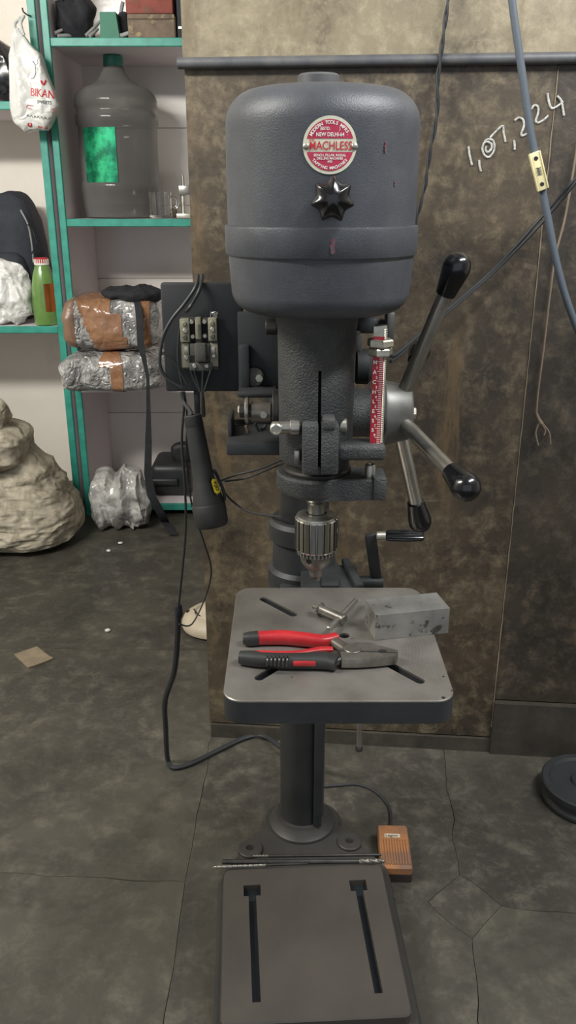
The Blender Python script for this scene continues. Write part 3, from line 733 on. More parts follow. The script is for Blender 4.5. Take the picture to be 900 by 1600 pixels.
# belt guard
def stadium(prof, yf, yb, n=40):
    vs = []; fs = []; N = 2 * n + 2
    for r, z in prof:
        for k in range(n + 1): a = math.pi + math.pi * k / n; vs.append((SX + .001 + r * math.cos(a), yf + r * math.sin(a), z))
        for k in range(n + 1): a = math.pi * k / n; vs.append((SX + .001 + r * math.cos(a), yb + r * math.sin(a), z))
    for i in range(len(prof) - 1):
        for k in range(N): fs.append((i * N + k, i * N + (k + 1) % N, (i + 1) * N + (k + 1) % N, (i + 1) * N + k))
    fs += [tuple(range(N))[::-1], tuple((len(prof) - 1) * N + k for k in range(N))]
    return MB().add(vs, fs)
def arc(r, z, rad, a0, a1, n=8): return [(r + rad * math.cos(R(a0 + (a1 - a0) * k / n)), z + rad * math.sin(R(a0 + (a1 - a0) * k / n))) for k in range(n + 1)]
GR = .0985; gt = 1.204
build(stadium([(.05, .986), (.072, .986)] + arc(.072, 1.010, .024, -80, -8) + [(.0985, 1.046)], SYY, 1.30), 'guard_pan', 'hammered', DP)
build(stadium([(.0975, 1.0455), (.1005, 1.0455), (.1015, 1.047), (.1018, 1.072), (.1012, 1.0742), (.0985, 1.0748)], SYY, 1.30), 'guard_band', 'hammered', DP)
build(stadium([(GR, 1.0745), (GR + .0004, 1.12), (GR, 1.165)] + arc(GR - .032, 1.170, .032, 0, 80) + [(.04, gt - .0035), (.004, gt - .003)], SYY, 1.30), 'guard_cover', 'hammered', DP)
cxp = PY(498, 125, SYY).x
build(MB().rev((cxp, SYY, gt - .006), (0, 0, 1), [(.021, 0), (.021, .0165), (.019, .0185), (.008, .0185)], 30), 'guard_cap', 'conduit', DP)
def drum(u, z, o=0.0): a = u / GR; return Vector((SX + .001 + (GR + .0004 + o) * math.sin(a), SYY - (GR + .0004 + o) * math.cos(a), z))
for (uu, zz, s, n_) in ((.008, 1.058, .0048, 3), (.060, 1.146, .0035, 3), (.073, 1.115, .0028, 2)):
    mb = MB()
    for i in range(n_):
        cu, cz = uu + random.uniform(-.3, .3) * s, zz + (i - 1) * s * .9; pl = []
        for k in range(14):
            a = 2 * math.pi * k / 14; rr = s * (.55 + .35 * noise.noise((math.cos(a) * 2 + i, math.sin(a) * 2, zz * 40))); pl.append(drum(cu + rr * .75 * math.cos(a), cz + rr * math.sin(a), .0007 + (.0032 if zz < 1.07 else 0)))
        mb.add(pl, [tuple(range(14))])
    build(mb, 'paint_smudge', 'smudge_red', DP, 0)
# badge
bcn = PY(515.5, 227, .832); bu, bz, brd = (bcn.x - SX - .001), bcn.z, .0247
def disc(mb, r, o, th=.0006, y0=-9, y1=9, n=48):
    """rounded plate following the drum between two heights"""
    rows = []
    t0, t1 = math.asin(max(-1, min(1, y0))), math.asin(max(-1, min(1, y1))); ys = [r * math.sin(t0 + (t1 - t0) * i / 24) for i in range(25)]
    vs = []; fs = []
    for i, y in enumerate(ys):
        w = math.sqrt(max(r * r - y * y, 1e-10))
        for j in range(13): vs.append(drum(bu + w * (j / 6 - 1), bz + y, o))
    for i in range(24):
        for j in range(12): fs.append((i * 13 + j, i * 13 + j + 1, i * 13 + 14 + j, i * 13 + 13 + j))
    return mb.add(vs, fs)
bd = build(disc(disc(MB(), brd, .0009), brd, .0001), 'badge', 'badge_white', DP)
build(disc(MB(), brd * .885, .0012, y0=.26, y1=9), 'badge_field', 'badge_red', bd)
build(disc(MB(), brd * .885, .0012, y0=-9, y1=-.26), 'badge_field', 'badge_red', bd)
def bmap(ox, oy): return lambda u, v: drum(bu + ox * brd + u, bz + oy * brd + v, .0015)
mb = MB()
for s, y, sz, w in (('(ESTD.         )', .56, .0037, .72), ('NEW DELHI-64', .36, .0047, 1.02), ('BENCH, PILLAR, RADIAL', -.345, .0030, 1.18), ('DRILLING MACHINES', -.455, .0030, .96), ('AND', -.56, .0028, .18)):
    put_text(mb, s, sz, bmap(0, y), .02, w * brd)
def arctext(mb, s, r, a_mid, step, size, flip):
    n = len(s)
    for i, c in enumerate(s):
        if c == ' ': continue
        a = R(a_mid + (-(i - (n - 1) / 2) * step if not flip else (i - (n - 1) / 2) * step)); t = a - math.pi / 2 if not flip else a + math.pi / 2
        cx, cy = r * math.cos(a), r * math.sin(a)
        put_text(mb, c, size, lambda u, v: drum(bu + cx + u * math.cos(t) - v * math.sin(t), bz + cy + u * math.sin(t) + v * math.cos(t), .0015), .025)
arctext(mb, 'MODERN TOOLS MFRS.', brd * .775, 90, 7.2, .0040, False)
arctext(mb, 'TAPPING MACHINES', brd * .785, -90, 6.6, .0036, True)
build(mb, 'lettering', 'print_white', bd, 0)
mb = MB(); put_text(mb, 'MACHLESS', .0102, bmap(.03, -.03), .012, 1.56 * brd); build(mb, 'lettering', 'print_red', bd, 0)
mb = MB(); put_text(mb, 'THE', .003, bmap(-.68, .17), .02)
build(mb, 'lettering', 'print_red', bd, 0)
for u in (-.88, .92):
    c = drum(bu + u * brd, bz - .03 * brd, .0006); nn = Vector((math.sin((bu + u * brd) / GR), -math.cos((bu + u * brd) / GR), 0))
    build(MB().rev(c, nn, [(.0033, 0), (.0032, .0009), (.0024, .0019), (.001, .0024)], 16), 'rivet', 'zinc', bd)
# star knob
kc = PY(520, 317, .812); kd = Vector((0, -1, 0.05)).normalized(); d, u, v = frame(kd)
kst = Vector((kc.x, .835, kc.z + .002)); vs = []; fs = []; N = 84
levels = ((0, .010, 0), (.008, .0105, 0), (.010, .0145, .5), (.013, .0172, 1), (.020, .0172, 1), (.0235, .0158, 1), (.027, .0125, .8), (.0295, .0085, .5), (.031, .0045, .2), (.0315, .001, 0))
for h, r, k in levels:
    for j in range(N):
        a = 2 * math.pi * j / N; sft = abs(math.cos(3.5 * (a - .2))); rr = r * (1 + k * (.20 * (sft ** 1.6) ** .5 * 0 + .22 * (1 - 1.35 * math.sqrt(1 - sft ** 2)))); vs.append(kst + d * h + (u * math.cos(a) + v * math.sin(a)) * rr)
for i in range(len(levels) - 1):
    for j in range(N): fs.append((i * N + j, i * N + (j + 1) % N, (i + 1) * N + (j + 1) % N, (i + 1) * N + j))
fs += [tuple(range(N))[::-1], tuple((len(levels) - 1) * N + j for j in range(N))]
build(MB().add(vs, fs), 'star_knob', 'black_gloss', DP, 40)

# starter panel with its open contact block
PYY = 1.13
mb = MB(); a = PY(249, 442, PYY); b = PY(374, 612, PYY)
mb.box((PY(254, 520, PYY).x, PYY, b.z), (PY(380, 520, PYY).x, PYY + .014, a.z), .003)
panel = build(mb, 'starter_panel', 'black_panel', DP)
mb = MB(); rectbox(mb, 303, 606, 312, 650, PYY + .004, .006, .001); build(mb, 'panel_bracket', 'black_panel', panel)
def pb(x0, y0, x1, y1, lift, dep, name, m, bev=.0008):
    mb = MB(); rectbox(mb, x0, y0, x1, y1, PYY - lift, dep, bev); return build(mb, name, m, panel)
pb(283, 496, 341, 578, .006, .006, 'block_base', 'dark_bakelite', .002)
pb(281, 498, 296, 535, .014, .012, 'terminal_strip', 'bakelite', .0015); pb(325, 497, 339, 533, .014, .012, 'terminal_strip', 'bakelite', .0015)
pb(283, 536, 296, 575, .011, .010, 'terminal_strip', 'bakelite', .0015); pb(328, 536, 341, 573, .011, .010, 'terminal_strip', 'bakelite', .0015)
pb(305, 496, 314, 530, .015, .012, 'switch_arm', 'bakelite', .001); pb(309.5, 507, 313, 526, .0155, .002, 'arm_slot', 'dark_bakelite', 0)
pb(297, 501, 305, 536, .0075, .004, 'carbon_bar', 'void', 0); pb(315, 501, 324, 536, .0075, .004, 'carbon_bar', 'void', 0)
pb(304, 537, 322, 566, .020, .016, 'coil', 'dark_bakelite', .002); pb(297, 537, 328, 556, .013, .008, 'coil_frame', 'dark_bakelite', .001)
pb(296, 567, 332, 580, .013, .012, 'bottom_clamp', 'dark_bakelite', .001)
pb(288, 542, 294, 553, .012, .004, 'contact', 'zinc', .0004); pb(330, 542, 336, 553, .012, .004, 'contact', 'zinc', .0004)
for x, y, l, m in ((288, 506, .0145, 'bakelite'), (289, 517, .0145, 'zinc'), (289, 527, .0145, 'dark_bakelite'), (331, 505, .0145, 'bakelite'), (332, 515, .0145, 'zinc'), (332, 526, .0145, 'dark_bakelite'),
                (299, 503, .011, 'zinc'), (319, 503, .011, 'zinc'), (301, 526, .0085, 'zinc'), (320, 525, .0085, 'zinc'), (304, 572, .0135, 'zinc'), (323, 572, .0135, 'zinc'), (291, 559, .0125, 'steel'), (334, 556, .0125, 'steel')):
    c = PY(x, y, PYY - l); build(MB().rev(c + Vector((0, .002, 0)), (0, -1, 0), [(.0033, 0), (.0033, .002), (.0024, .0032), (.0008, .0032)], 12), 'screw', m, panel)
c = PY(334, 491, PYY - .004); mb = MB()
for k in range(4): mb.tube([c + Vector((random.uniform(-.006, .006), -.002, random.uniform(-.005, .005))) for _ in range(4)], .0007, 5)
build(mb, 'tinned_lug', 'steel', panel)
def pw(pts, r, name='wire', m='cable_black', par=None, Y=1.118):
    return build(MB().tube([PY(p[0], p[1], p[2] if len(p) > 2 else Y) for p in pts], r), name, m, par)
pw([(309, 430, 1.14), (306, 448), (288, 475), (268, 500), (254, 530), (250, 570), (262, 592), (284, 606)], .0024, par=panel)
pw([(316, 430, 1.14), (312, 452), (298, 478), (290, 488, 1.112)], .0024, par=panel)
pw([(250, 556), (256, 552), (270, 562), (284, 585), (292, 600)], .0016, par=panel)
pw([(250, 558), (252, 576), (260, 590)], .0016, par=panel)
pw([(280, 515), (278, 560), (284, 598), (288, 606)], .0015, par=panel)
for x in (298, 304, 318, 330): pw([(x, 578, 1.116), (x + (314 - x) * .3, 592), (x + (316 - x) * .8, 612)], .0017, par=panel)
pw([(315, 612), (317, 628), (318, 650, 1.13)], .0028, par=panel)

# ------------------------------------------------------------------ flashlight hanging from the panel wires
TT, TB = PY(301, 650, 1.085), PY(332, 822, 1.06)
fo = thing('flashlight', TB - Vector((0, 0, .01)), 'long black flashlight with yellow label hanging below the starter panel', 'flashlight')
ax = (TB - TT).normalized(); L_ = (TB - TT).length
def tr(h): return TT + ax * h * L_
body_prof = [(.0118, .06), (.0122, .10), (.0135, .40), (.0142, .555), (.0160, .60), (.0205, .74), (.0222, .80)]
build(MB().rev(TT, ax, [(r, h * L_) for r, h in body_prof], 36), 'body', 'black_rubber', fo)
build(MB().rev(TT, ax, [(.0105, -.01 * L_), (.0120, 0), (.0124, .09 * L_), (.0118, .10 * L_)], 36), 'tail_cap', 'black_rubber', fo)
build(MB().rev(TT, ax, [(.0222, .79 * L_), (.0232, .80 * L_), (.0226, .97 * L_), (.020, 1.0 * L_), (.018, .99 * L_)], 36), 'lamp_head', 'black_rubber', fo)
_, fu, fv = frame(ax)
def tmap(h, ang, off):
    r = .0142 + (.0205 - .0142) * max(0, min(1, (h - .555) / .185)) + off
    n0 = Vector((0, -1, 0)); n0 = (n0 - ax * n0.dot(ax)).normalized(); s0 = ax.cross(n0).normalized()
    if s0.x < 0: s0 = -s0
    return tr(h) + (n0 * math.cos(ang) + s0 * math.sin(ang)) * r
def tlabel(mb, h0, h1, a0, a1, off, n=10):
    vs = []; fs = []
    for i in range(n + 1):
        t = i / n; w = 1 - (max(0, abs(t - .5) - .35) / .15) ** 2 * .55
        for j in range(5): aa = (a0 + a1) / 2 + (a1 - a0) / 2 * w * (j / 2 - 1); vs.append(tmap(h0 + (h1 - h0) * t, aa, off))
    for i in range(n):
        for j in range(4): fs.append((i * 5 + j, i * 5 + j + 1, i * 5 + 6 + j, i * 5 + 5 + j))
    return mb.add(vs, fs)
build(tlabel(MB(), .555, .715, R(34), R(78), .0018), 'label_frame', 'black_gloss', fo)
lb = build(tlabel(MB(), .57, .70, R(39), R(73), .0024), 'label', 'yellow_label', fo)
mb = MB(); put_text(mb, 'KJD', .0078, lambda u, v: tmap(.635 + u / L_ * 1.0, R(56) + v / .018, .0030), .02)
build(mb, 'lettering', 'void', lb, 0)
build(MB().tube([tmap(.50, R(80), .002), tmap(.56, R(98), .004), tmap(.70, R(92), .004), tmap(.78, R(80), .003)], .0022), 'strap', 'black_cloth', fo)
build(MB().tube([tr(-.005), PY(296, 640, 1.10), PY(287, 628, 1.115), PY(284, 612, 1.118)], .0028), 'hanging_cord', 'cable_black', fo)

# ------------------------------------------------------------------ things on the table
# pliers
ph = thing('pliers', (.04, .9, TZ), 'combination pliers with red and black grips lying open on drill table', 'pliers')
def sweep(path, rw, rh, n=14, m='red_grip', name='grip', par=None):
    """rounded bar; path points, half widths across and half heights"""
    q = [Vector(p) for p in path]; vs = []; fs = []; K = 6; P = []; W = []; Hh = []
    for i in range(len(q) - 1):
        a = q[max(i - 1, 0)]; b = q[i]; c = q[i + 1]; d = q[min(i + 2, len(q) - 1)]
        for k in range(K):
            t = k / K; P.append(.5 * ((2 * b) + (c - a) * t + (2 * a - 5 * b + 4 * c - d) * t * t + (3 * b - a - 3 * c + d) * t ** 3)); W.append(rw[i] + (rw[i + 1] - rw[i]) * t); Hh.append(rh[i] + (rh[i + 1] - rh[i]) * t)
    P.append(q[-1]); W.append(rw[-1]); Hh.append(rh[-1])
    for i, p in enumerate(P):
        d = (P[min(i + 1, len(P) - 1)] - P[max(i - 1, 0)]).normalized(); s = d.cross(Vector((0, 0, 1))).normalized(); up = s.cross(d)
        for k in range(n):
            a = 2 * math.pi * k / n; cc, ss = math.cos(a), math.sin(a)
            vs.append(p + s * W[i] * math.copysign(abs(cc) ** .75, cc) + up * Hh[i] * math.copysign(abs(ss) ** .75, ss))
    for i in range(len(P) - 1):
        for k in range(n): fs.append((i * n + k, i * n + (k + 1) % n, (i + 1) * n + (k + 1) % n, (i + 1) * n + k))
    fs += [tuple(range(n))[::-1], tuple((len(P) - 1) * n + k for k in range(n))]
    return build(MB().add(vs, fs), name, m, par, 60)
zc = TZ + .0092
up = [(PZ(x, y, zc).x, PZ(x, y, zc).y, zc) for x, y in ((380, 998), (402, 997), (440, 996), (475, 999), (505, 1002), (526, 997))]
g1 = sweep(up[1:], [.0078, .0085, .0082, .0078, .0070], [.0082, .0088, .0086, .008, .007], m='red_grip', name='grip', par=ph)
sweep([up[0], ((up[0][0] + up[1][0]) / 2, up[0][1], zc), (up[1][0] + .001, up[1][1], zc)], [.0062, .0082, .0083], [.0065, .0086, .0088], m='black_rubber', name='grip_end', par=g1)
lo_ = [(PZ(x, y, zc).x, PZ(x, y, zc).y, zc) for x, y in ((374, 1027), (400, 1029), (440, 1032), (480, 1032), (508, 1032), (527, 1036))]
g2 = sweep(lo_, [.0070, .0098, .0098, .0106, .0122, .0110], [.0072, .0088, .0088, .0088, .0088, .0075], m='black_rubber', name='grip', par=ph)
stp = [(PZ(x, y, TZ + .0165).x, PZ(x, y, TZ + .0165).y, TZ + .0153) for x, y in ((393, 1018), (410, 1019), (440, 1020), (470, 1019), (500, 1014), (520, 1013))]
sweep(stp, [.0015, .0030, .0032, .0036, .0046, .004], [.002, .0030, .0030, .0032, .0034, .0025], m='red_grip', name='grip_stripe', par=g2)
a, b = PZ(457, 1036, TZ + .012), PZ(494, 1033, TZ + .012)
mb = MB(); mb.box((a.x, lo_[3][1] - .0118, TZ + .0075), (b.x, lo_[3][1] - .0035, TZ + .0142), .002); build(mb, 'brand_inlay', 'red_grip', g2)
for k in range(6):
    c = PZ(418 + k * 6.2, 1033, TZ + .014); sweep([(c.x - .0004, c.y - .0085, TZ + .0120), (c.x, c.y - .002, TZ + .0185), (c.x, c.y + .003, TZ + .0188)], [.0012] * 3, [.0009] * 3, 8, 'black_gloss', 'grip_rib', g2)
zj = TZ + .0155
pj = lambda pts, z: [(PZ(x, y, z).x, PZ(x, y, z).y) for x, y in pts]
mb = MB().prism(pj([(528, 1014), (540, 1009), (556, 1003), (580, 1004), (600, 1010), (622, 1016), (622, 1019), (556, 1016)], zj), TZ + .003, zj, .0008); build(mb, 'jaw', 'tool_steel', ph)
mb = MB().prism(pj([(532, 1017), (556, 1017.5), (622, 1020), (618, 1024), (590, 1027), (560, 1029), (534, 1029)], zj), TZ + .003, zj - .0004, .0008); build(mb, 'jaw', 'tool_steel', ph)
c = PZ(551, 1014, zj); build(MB().cyl((c.x, c.y, TZ + .001), (c.x, c.y, zj + .0012), .0105, seg=28, bev=.0006), 'pivot', 'tool_steel', ph)
build(MB().prism(pj([(590, 1016.5), (597, 1014.5), (604, 1016), (604, 1019), (595, 1020)], zj), zj - .0005, zj + .0002), 'pipe_grip', 'void', ph, 0)
sweep([(up[-1][0] - .01, up[-1][1], zc), (c.x, c.y + .001, zc)], [.006, .0075], [.005, .0055], m='tool_steel', name='shank', par=ph)
sweep([(lo_[-1][0] - .01, lo_[-1][1] + .002, zc), (c.x, c.y - .004, zc)], [.007, .008], [.005, .0055], m='dark_steel', name='shank', par=ph)
# chuck key
kk = thing('chuck_key', (.05, 1.0, TZ), 'small steel chuck key with cross bar lying on drill table', 'chuck key')
k0, k1 = PZ(492, 948, TZ + .0105), PZ(538, 968, TZ + .0105); d = (k1 - k0); ln = d.length; d.normalize()
build(MB().rev(k0, d, [(.0035, -.002), (.004, 0), (.004, .005), (.007, .0055), (.0075, .010), (.0062, .012), (.0062, ln), (.0052, ln + .001)], 24), 'shank', 'tool_steel', kk)
mb = MB(); _, u, v = frame(d)
for j in range(11):
    a = 2 * math.pi * j / 11; rr = (u * math.cos(a) + v * math.sin(a)); c = k0 + d * .0075 + rr * .0078
    mb.cyl(c - d * .0026 - rr * .001, c + d * .003, .0012, .0018, 6)
build(mb, 'gear_teeth', 'tool_steel', kk)
b0, b1 = PZ(513, 985, TZ + .0095), PZ(556, 939, TZ + .0095)
mid = k0 + d * (ln - .008); dd = (b1 - b0).normalized(); hb = (b1 - b0).length / 2; cc = (b0 + b1) / 2; cc.z = mid.z
build(MB().cyl(cc - dd * hb, cc + dd * hb, .0038, seg=16, bev=.001), 'cross_bar', 'steel', kk)
# steel block
fl_, fr_ = PZ(586, 1001, TZ), PZ(700, 989, TZ); an = math.atan2(fr_.y - fl_.y, fr_.x - fl_.x); wd = (fr_ - fl_).length
mb = MB().prism(rot2([(fl_.x, fl_.y), (fl_.x + wd, fl_.y), (fl_.x + wd, fl_.y + .045), (fl_.x, fl_.y + .045)], (fl_.x, fl_.y), an), TZ + .0003, TZ + .036, .0006)
tag(build(mb, 'steel_block', 'block_steel', None, 20, True), 'rectangular machined steel block with worn faces on drill table', 'steel block')

# ------------------------------------------------------------------ drill bits on the base
def twist(mb, p0, p1, r, turns, n=60):
    p0 = Vector(p0); p1 = Vector(p1); d, u, v = frame(p1 - p0); vs = []; fs = []; S = 16; ln = (p1 - p0).length
    for i in range(n + 1):
        t = i / n; k = 1 if t < .95 else max(.12, (1 - t) / .05); ro = 2 * math.pi * turns * t
        for j in range(S):
            a = 2 * math.pi * j / S; rr = r * k * (.52 + .48 * abs(math.cos(a)) ** .45); vs.append(p0 + d * ln * t + (u * math.cos(a + ro) + v * math.sin(a + ro)) * rr)
    for i in range(n):
        for j in range(S): fs.append((i * S + j, i * S + (j + 1) % S, (i + 1) * S + (j + 1) % S, (i + 1) * S + j))
    fs += [tuple(range(S))[::-1], tuple(n * S + j for j in range(S))]
    return mb.add(vs, fs)
zb = .0768
def bit(name, label, tip, sh, r, frac, turns, mt, ms, dz=0.0):
    a, b = PZ(*tip, .076 + r + dz), PZ(*sh, .076 + r + dz); m_ = a + (b - a) * frac
    t = thing(name, (a + b) / 2 - Vector((0, 0, r)), label, 'drill bit', 'drill bits at the back of the base')
    build(twist(MB(), m_, a, r, turns), 'flutes', mt, t, 40); build(MB().cyl(m_, b, r * .96, seg=18, bev=r * .2), 'shank', ms, t)
bit('drill_bit', 'slender drill bit with bright spiral flutes, its tip jutting out past base plate', (332, 1355), (482, 1349), .0023, .55, 5, 'steel', 'dark_steel')
bit('drill_bit', 'thick dark drill bit with bronze-coloured tip pointing to orange foot pedal', (602, 1345.5), (347, 1346.5), .0042, .16, 1.5, 'tool_steel', 'dark_steel')
bit('drill_bit', 'thin black drill bit lying nearest the column flange', (395, 1338), (596, 1335.5), .0026, .12, 2.5, 'tool_steel', 'dark_steel')

# ------------------------------------------------------------------ foot switch
fa, fb_ = PZ(613, 1290, .034), PZ(616, 1352, .034)
pc = ((fa.x + fb_.x) / 2 + .002, (fa.y + fb_.y) / 2); fs_ = thing('foot_switch', (pc[0], pc[1], 0), 'worn orange foot pedal switch with ribbed tread on the floor', 'foot switch')
hw, hl = .0275, .052
fyaw = R(-2)
build(MB().prism(rot2(rrect(pc[0] - hw, pc[1] - hl, pc[0] + hw, pc[1] + hl, .005), pc, fyaw), 0, .018, .001), 'base', 'pedal_base', fs_)
build(MB().prism(rot2(rrect(pc[0] - hw, pc[1] - hl, pc[0] + hw, pc[1] + hl, .006), pc, fyaw), .018, .034, .004), 'pedal', 'pedal_orange', fs_)
for k in range(10):
    x = pc[0] - hw + .0062 + k * .0048
    build(MB().prism(rot2(rrect(x - .0013, pc[1] - hl + .005, x + .0013, pc[1] + .014, .001, 2), pc, fyaw), .033, .0358, .0005), 'tread_rib', 'pedal_orange', fs_)
build(MB().prism(rot2(rrect(pc[0] - .016, pc[1] + .018, pc[0] + .012, pc[1] + .027, .002, 3), pc, fyaw), .0335, .0346, .0003), 'name_patch', 'dirty_white', fs_)
mb = MB(); put_text(mb, 'Legion', .0085, lambda u, v: Vector((pc[0] - .002 + u, pc[1] + .0222 + v, .0350)), .01); build(mb, 'lettering', 'print_dark', fs_, 0)
pts = [PZ(505, 1229, .004), PZ(530, 1227, .003), PZ(560, 1226, .003), PZ(588, 1238, .003), PZ(606, 1258, .003), PZ(611, 1278, .006), (pc[0] - .002, pc[1] + hl - .003, .012)]
build(MB().tube(pts, .0027), 'cord', 'cable_black', fs_)

# ------------------------------------------------------------------ pulley wheel on the floor
wc = PZ(916, 1222, .04); wl = thing('pulley_wheel', (wc.x, wc.y, 0), 'dark grey heavy iron wheel lying flat on floor by partition', 'wheel')
build(MB().rev((wc.x, wc.y, 0), (0, 0, 1), [(.074, 0), (.082, .004), (.082, .010), (.076, .016), (.076, .026), (.084, .032), (.084, .042), (.081, .045), (.070, .045), (.066, .040), (.030, .040), (.027, .046), (.012, .046), (.011, .02)], 56), 'rim', 'dark_paint', wl)
build(MB().cyl((wc.x, wc.y, .015), (wc.x, wc.y, .0405), .0105, seg=20), 'bore', 'void', wl)

# ------------------------------------------------------------------ cables
def cable(name, pts, r, m, label, cat='cable', extra=None):
    o = build(MB().tube(pts, r), name, m, None); return tag(o, label, cat)
# power cord: thin twin wires, then thick flex down to the floor and behind the column
pwc = thing('power_cord', PZ(262, 1192, 0), 'black power cord dropping from starter panel and looping over the floor', 'cable')
build(MB().tube([PY(286, 612, 1.118), PY(287, 640, 1.115), PY(284, 690, 1.12), PY(289, 760, 1.13), PY(290, 830, 1.17), PY(283, 910, 1.22), PY(277, 965, 1.26)], .0018), 'wire', 'cable_black', pwc)
build(MB().tube([PY(288, 612, 1.118), PY(292, 650, 1.12), PY(292, 720, 1.125), PY(300, 790, 1.14), PY(318, 845, 1.20), PY(330, 890, 1.26), PY(322, 930, 1.30), PY(300, 975, 1.28), PY(280, 975, 1.26)], .0014), 'wire', 'cable_black', pwc)
build(MB().tube([PY(278, 958, 1.258), PY(277, 1000, 1.285), PY(272, 1050, 1.32), PY(258, 1095, 1.36), PY(259, 1140, 1.395), PZ(262, 1186, .010), PZ(272, 1199, .006), PZ(300, 1192, .006), PZ(345, 1170, .006), PZ(385, 1152, .006), PZ(412, 1150, .010), PZ(438, 1166, .02), Vector((CX, 1.42, .03)), Vector((CX, 1.33, .16)), Vector((CX, 1.262, .36)), Vector((CX, 1.258, .47))], .0052, sub=8), 'flex', 'cable_black', pwc)
build(MB().rev(PY(278, 945, 1.252), Vector((0, .25, -1)), [(.0045, 0), (.0066, .003), (.0066, .022), (.005, .026)], 14), 'joint_tape', 'black_cloth', pwc)
# thick grey drop cable with strain plate
cp = [(795, -60), (800, 0), (808, 60), (818, 130), (828, 200), (836, 240), (846, 290), (857, 345), (872, 420), (893, 490), (925, 560), (985, 640)]
dc = thing('drop_cable', PY(893, 490, 1.36), 'thick grey cable hanging before partition with cream clamp plate', 'cable')
build(MB().tube([PY(x, y, 1.36) for x, y in cp], .0058, 12), 'sheath', 'cable_grey', dc)
a, b = PY(834, 238, 1.352), PY(848, 297, 1.352); d = (b - a).normalized(); s_ = d.cross(Vector((0, -1, 0))).normalized()
mid = (a + b) / 2; hl2 = (b - a).length / 2
rm = Matrix((s_, Vector((0, 1, 0)), -d)).transposed()
build(MB().box(mid - Vector((.0082, .004, hl2)), mid + Vector((.0082, .004, hl2)), .0015, rot=rm), 'clamp_plate', 'cream_plastic', dc)
for sgn in (-1, 1):
    for e in (-1,): pass
    c = mid + d * sgn * hl2 * .68 + Vector((0, -.0045, 0)); build(MB().rev(c + Vector((0, .002, 0)), (0, -1, 0), [(.0032, 0), (.0032, .002), (.0024, .0024), (.002, .0015)], 14), 'plate_screw', 'dark_steel', dc)
    build(MB().box(mid + s_ * sgn * .0076 - Vector((.0009, .0058, hl2 * .98)), mid + s_ * sgn * .0076 + Vector((.0009, -.0035, hl2 * .98)), .0003, rot=rm, piv=mid + s_ * sgn * .0076), 'plate_rim', 'cream_plastic', dc)
mb = MB()
for i in range(5):
    e = .0030 if i % 2 else .0036; c0 = mid + d * (i - 2) * .0024 + Vector((0, -.0045, 0))
    mb.tube([c0 - s_ * e, c0 - s_ * e * .3 + d * .0006, c0 + s_ * e * .3 - d * .0006, c0 + s_ * e], .0006, 5)
o = build(mb, 'print_mark', 'print_dark', dc); o['kind'] = 'stuff'
# twisted pair behind the drum
base_pts = [PW(x, y, .02) for x, y in ((702, -40), (700, 0), (692, 60), (684, 120), (683, 180), (672, 235), (664, 290), (652, 336), (640, 380))]
tp = thing('twisted_wire', base_pts[-1], 'thin twisted pair of dark wires running down behind the drum guard', 'cable')
dense = []
for i in range(len(base_pts) - 1):
    for k in range(10): dense.append(base_pts[i].lerp(base_pts[i + 1], k / 10))
for ph_ in (0, math.pi):
    build(MB().tube([p + Vector((math.cos(i * .42 + ph_) * .0021, math.sin(i * .42 + ph_) * .0021, 0)) for i, p in enumerate(dense)], .0019, 6, False), 'wire', 'cable_black', tp)
# twin leads sloping up to the right
sl = thing('slanting_lead', PY(610, 556, 1.16), 'pair of black leads slanting from feed levers up past the cream clamp plate', 'cable')
for o_ in (0, 9):
    build(MB().tube([PY(610, 556 + o_, 1.16), PY(625, 549 + o_ * .6, 1.20), PY(690, 492 + o_ * .5, 1.32), PY(770, 422 + o_ * .5, 1.40), PY(835, 352 + o_, 1.40), PY(880, 300 + o_, 1.38), PY(915, 262 + o_ * .4, 1.37), PY(960, 205 + o_, 1.37)], .0026), 'wire', 'cable_black', sl)
# hanging brown wire with frayed end
hw_ = thing('hanging_wire', PW(843, 690, .012), 'thin brown wire hanging on partition with split frayed end', 'wire')
build(MB().tube([PW(x, y, .012) for x, y in ((905, 210), (893, 285), (882, 345), (868, 400), (858, 470), (850, 540), (841, 610), (838, 645))], .0019), 'wire', 'wire_brown', hw_)
build(MB().tube([PW(838, 645, .012), PW(842, 655, .012), PW(846, 662, .012)], [.002, .0032, .0042]), 'splice', 'wire_brown', hw_)
for e in (((843, 660), (837, 676), (841, 696)), ((847, 661), (858, 676), (860, 694)), ((846, 662), (852, 672), (850, 680))):
    build(MB().tube([PW(x, y, .012) for x, y in e], .0016), 'strand', 'wire_brown', hw_)
# motor leads behind the tray
for k, (pts, lab) in enumerate(((((342, 752, 1.20), (370, 742, 1.22), (405, 733, 1.2), (446, 716, 1.16)), 'black wire running from flashlight to column under the tray'),
                 (((350, 752, 1.22), (385, 747, 1.24), (420, 733, 1.2), (448, 722, 1.16)), 'second black wire looping to column under the tray'),
                 (((345, 762, 1.22), (362, 782, 1.26), (390, 800, 1.25), (440, 808, 1.16)), 'thin sagging wire reaching column just above table bracket'))):
    cable('lead_wire', [PY(*p) for p in pts], .0017, 'cable_black', lab, 'wire')

# ------------------------------------------------------------------ floor things left
c = [PZ(x, y, .0) for x, y in ((22, 1024), (58, 1012), (76, 1026), (84, 1030), (70, 1036), (44, 1045))]
tag(build(MB().prism([(p.x, p.y) for p in c], .0005, .004), 'cardboard_scrap', 'cardboard', None, 0), 'flat torn piece of tan cardboard on the floor', 'cardboard')
for x, y in ((170, 862), (168, 987), (188, 850)):
    p = PZ(x, y, 0); tag(build(MB().blob(p + Vector((0, 0, .004)), (.008, .006, .004), nu=10, nv=6, nmp=.002, nsc=80, seed=x), 'paper_scrap', 'poly_white', None), 'tiny white paper scrap on the dark floor', 'scrap', 'white scraps on the floor')
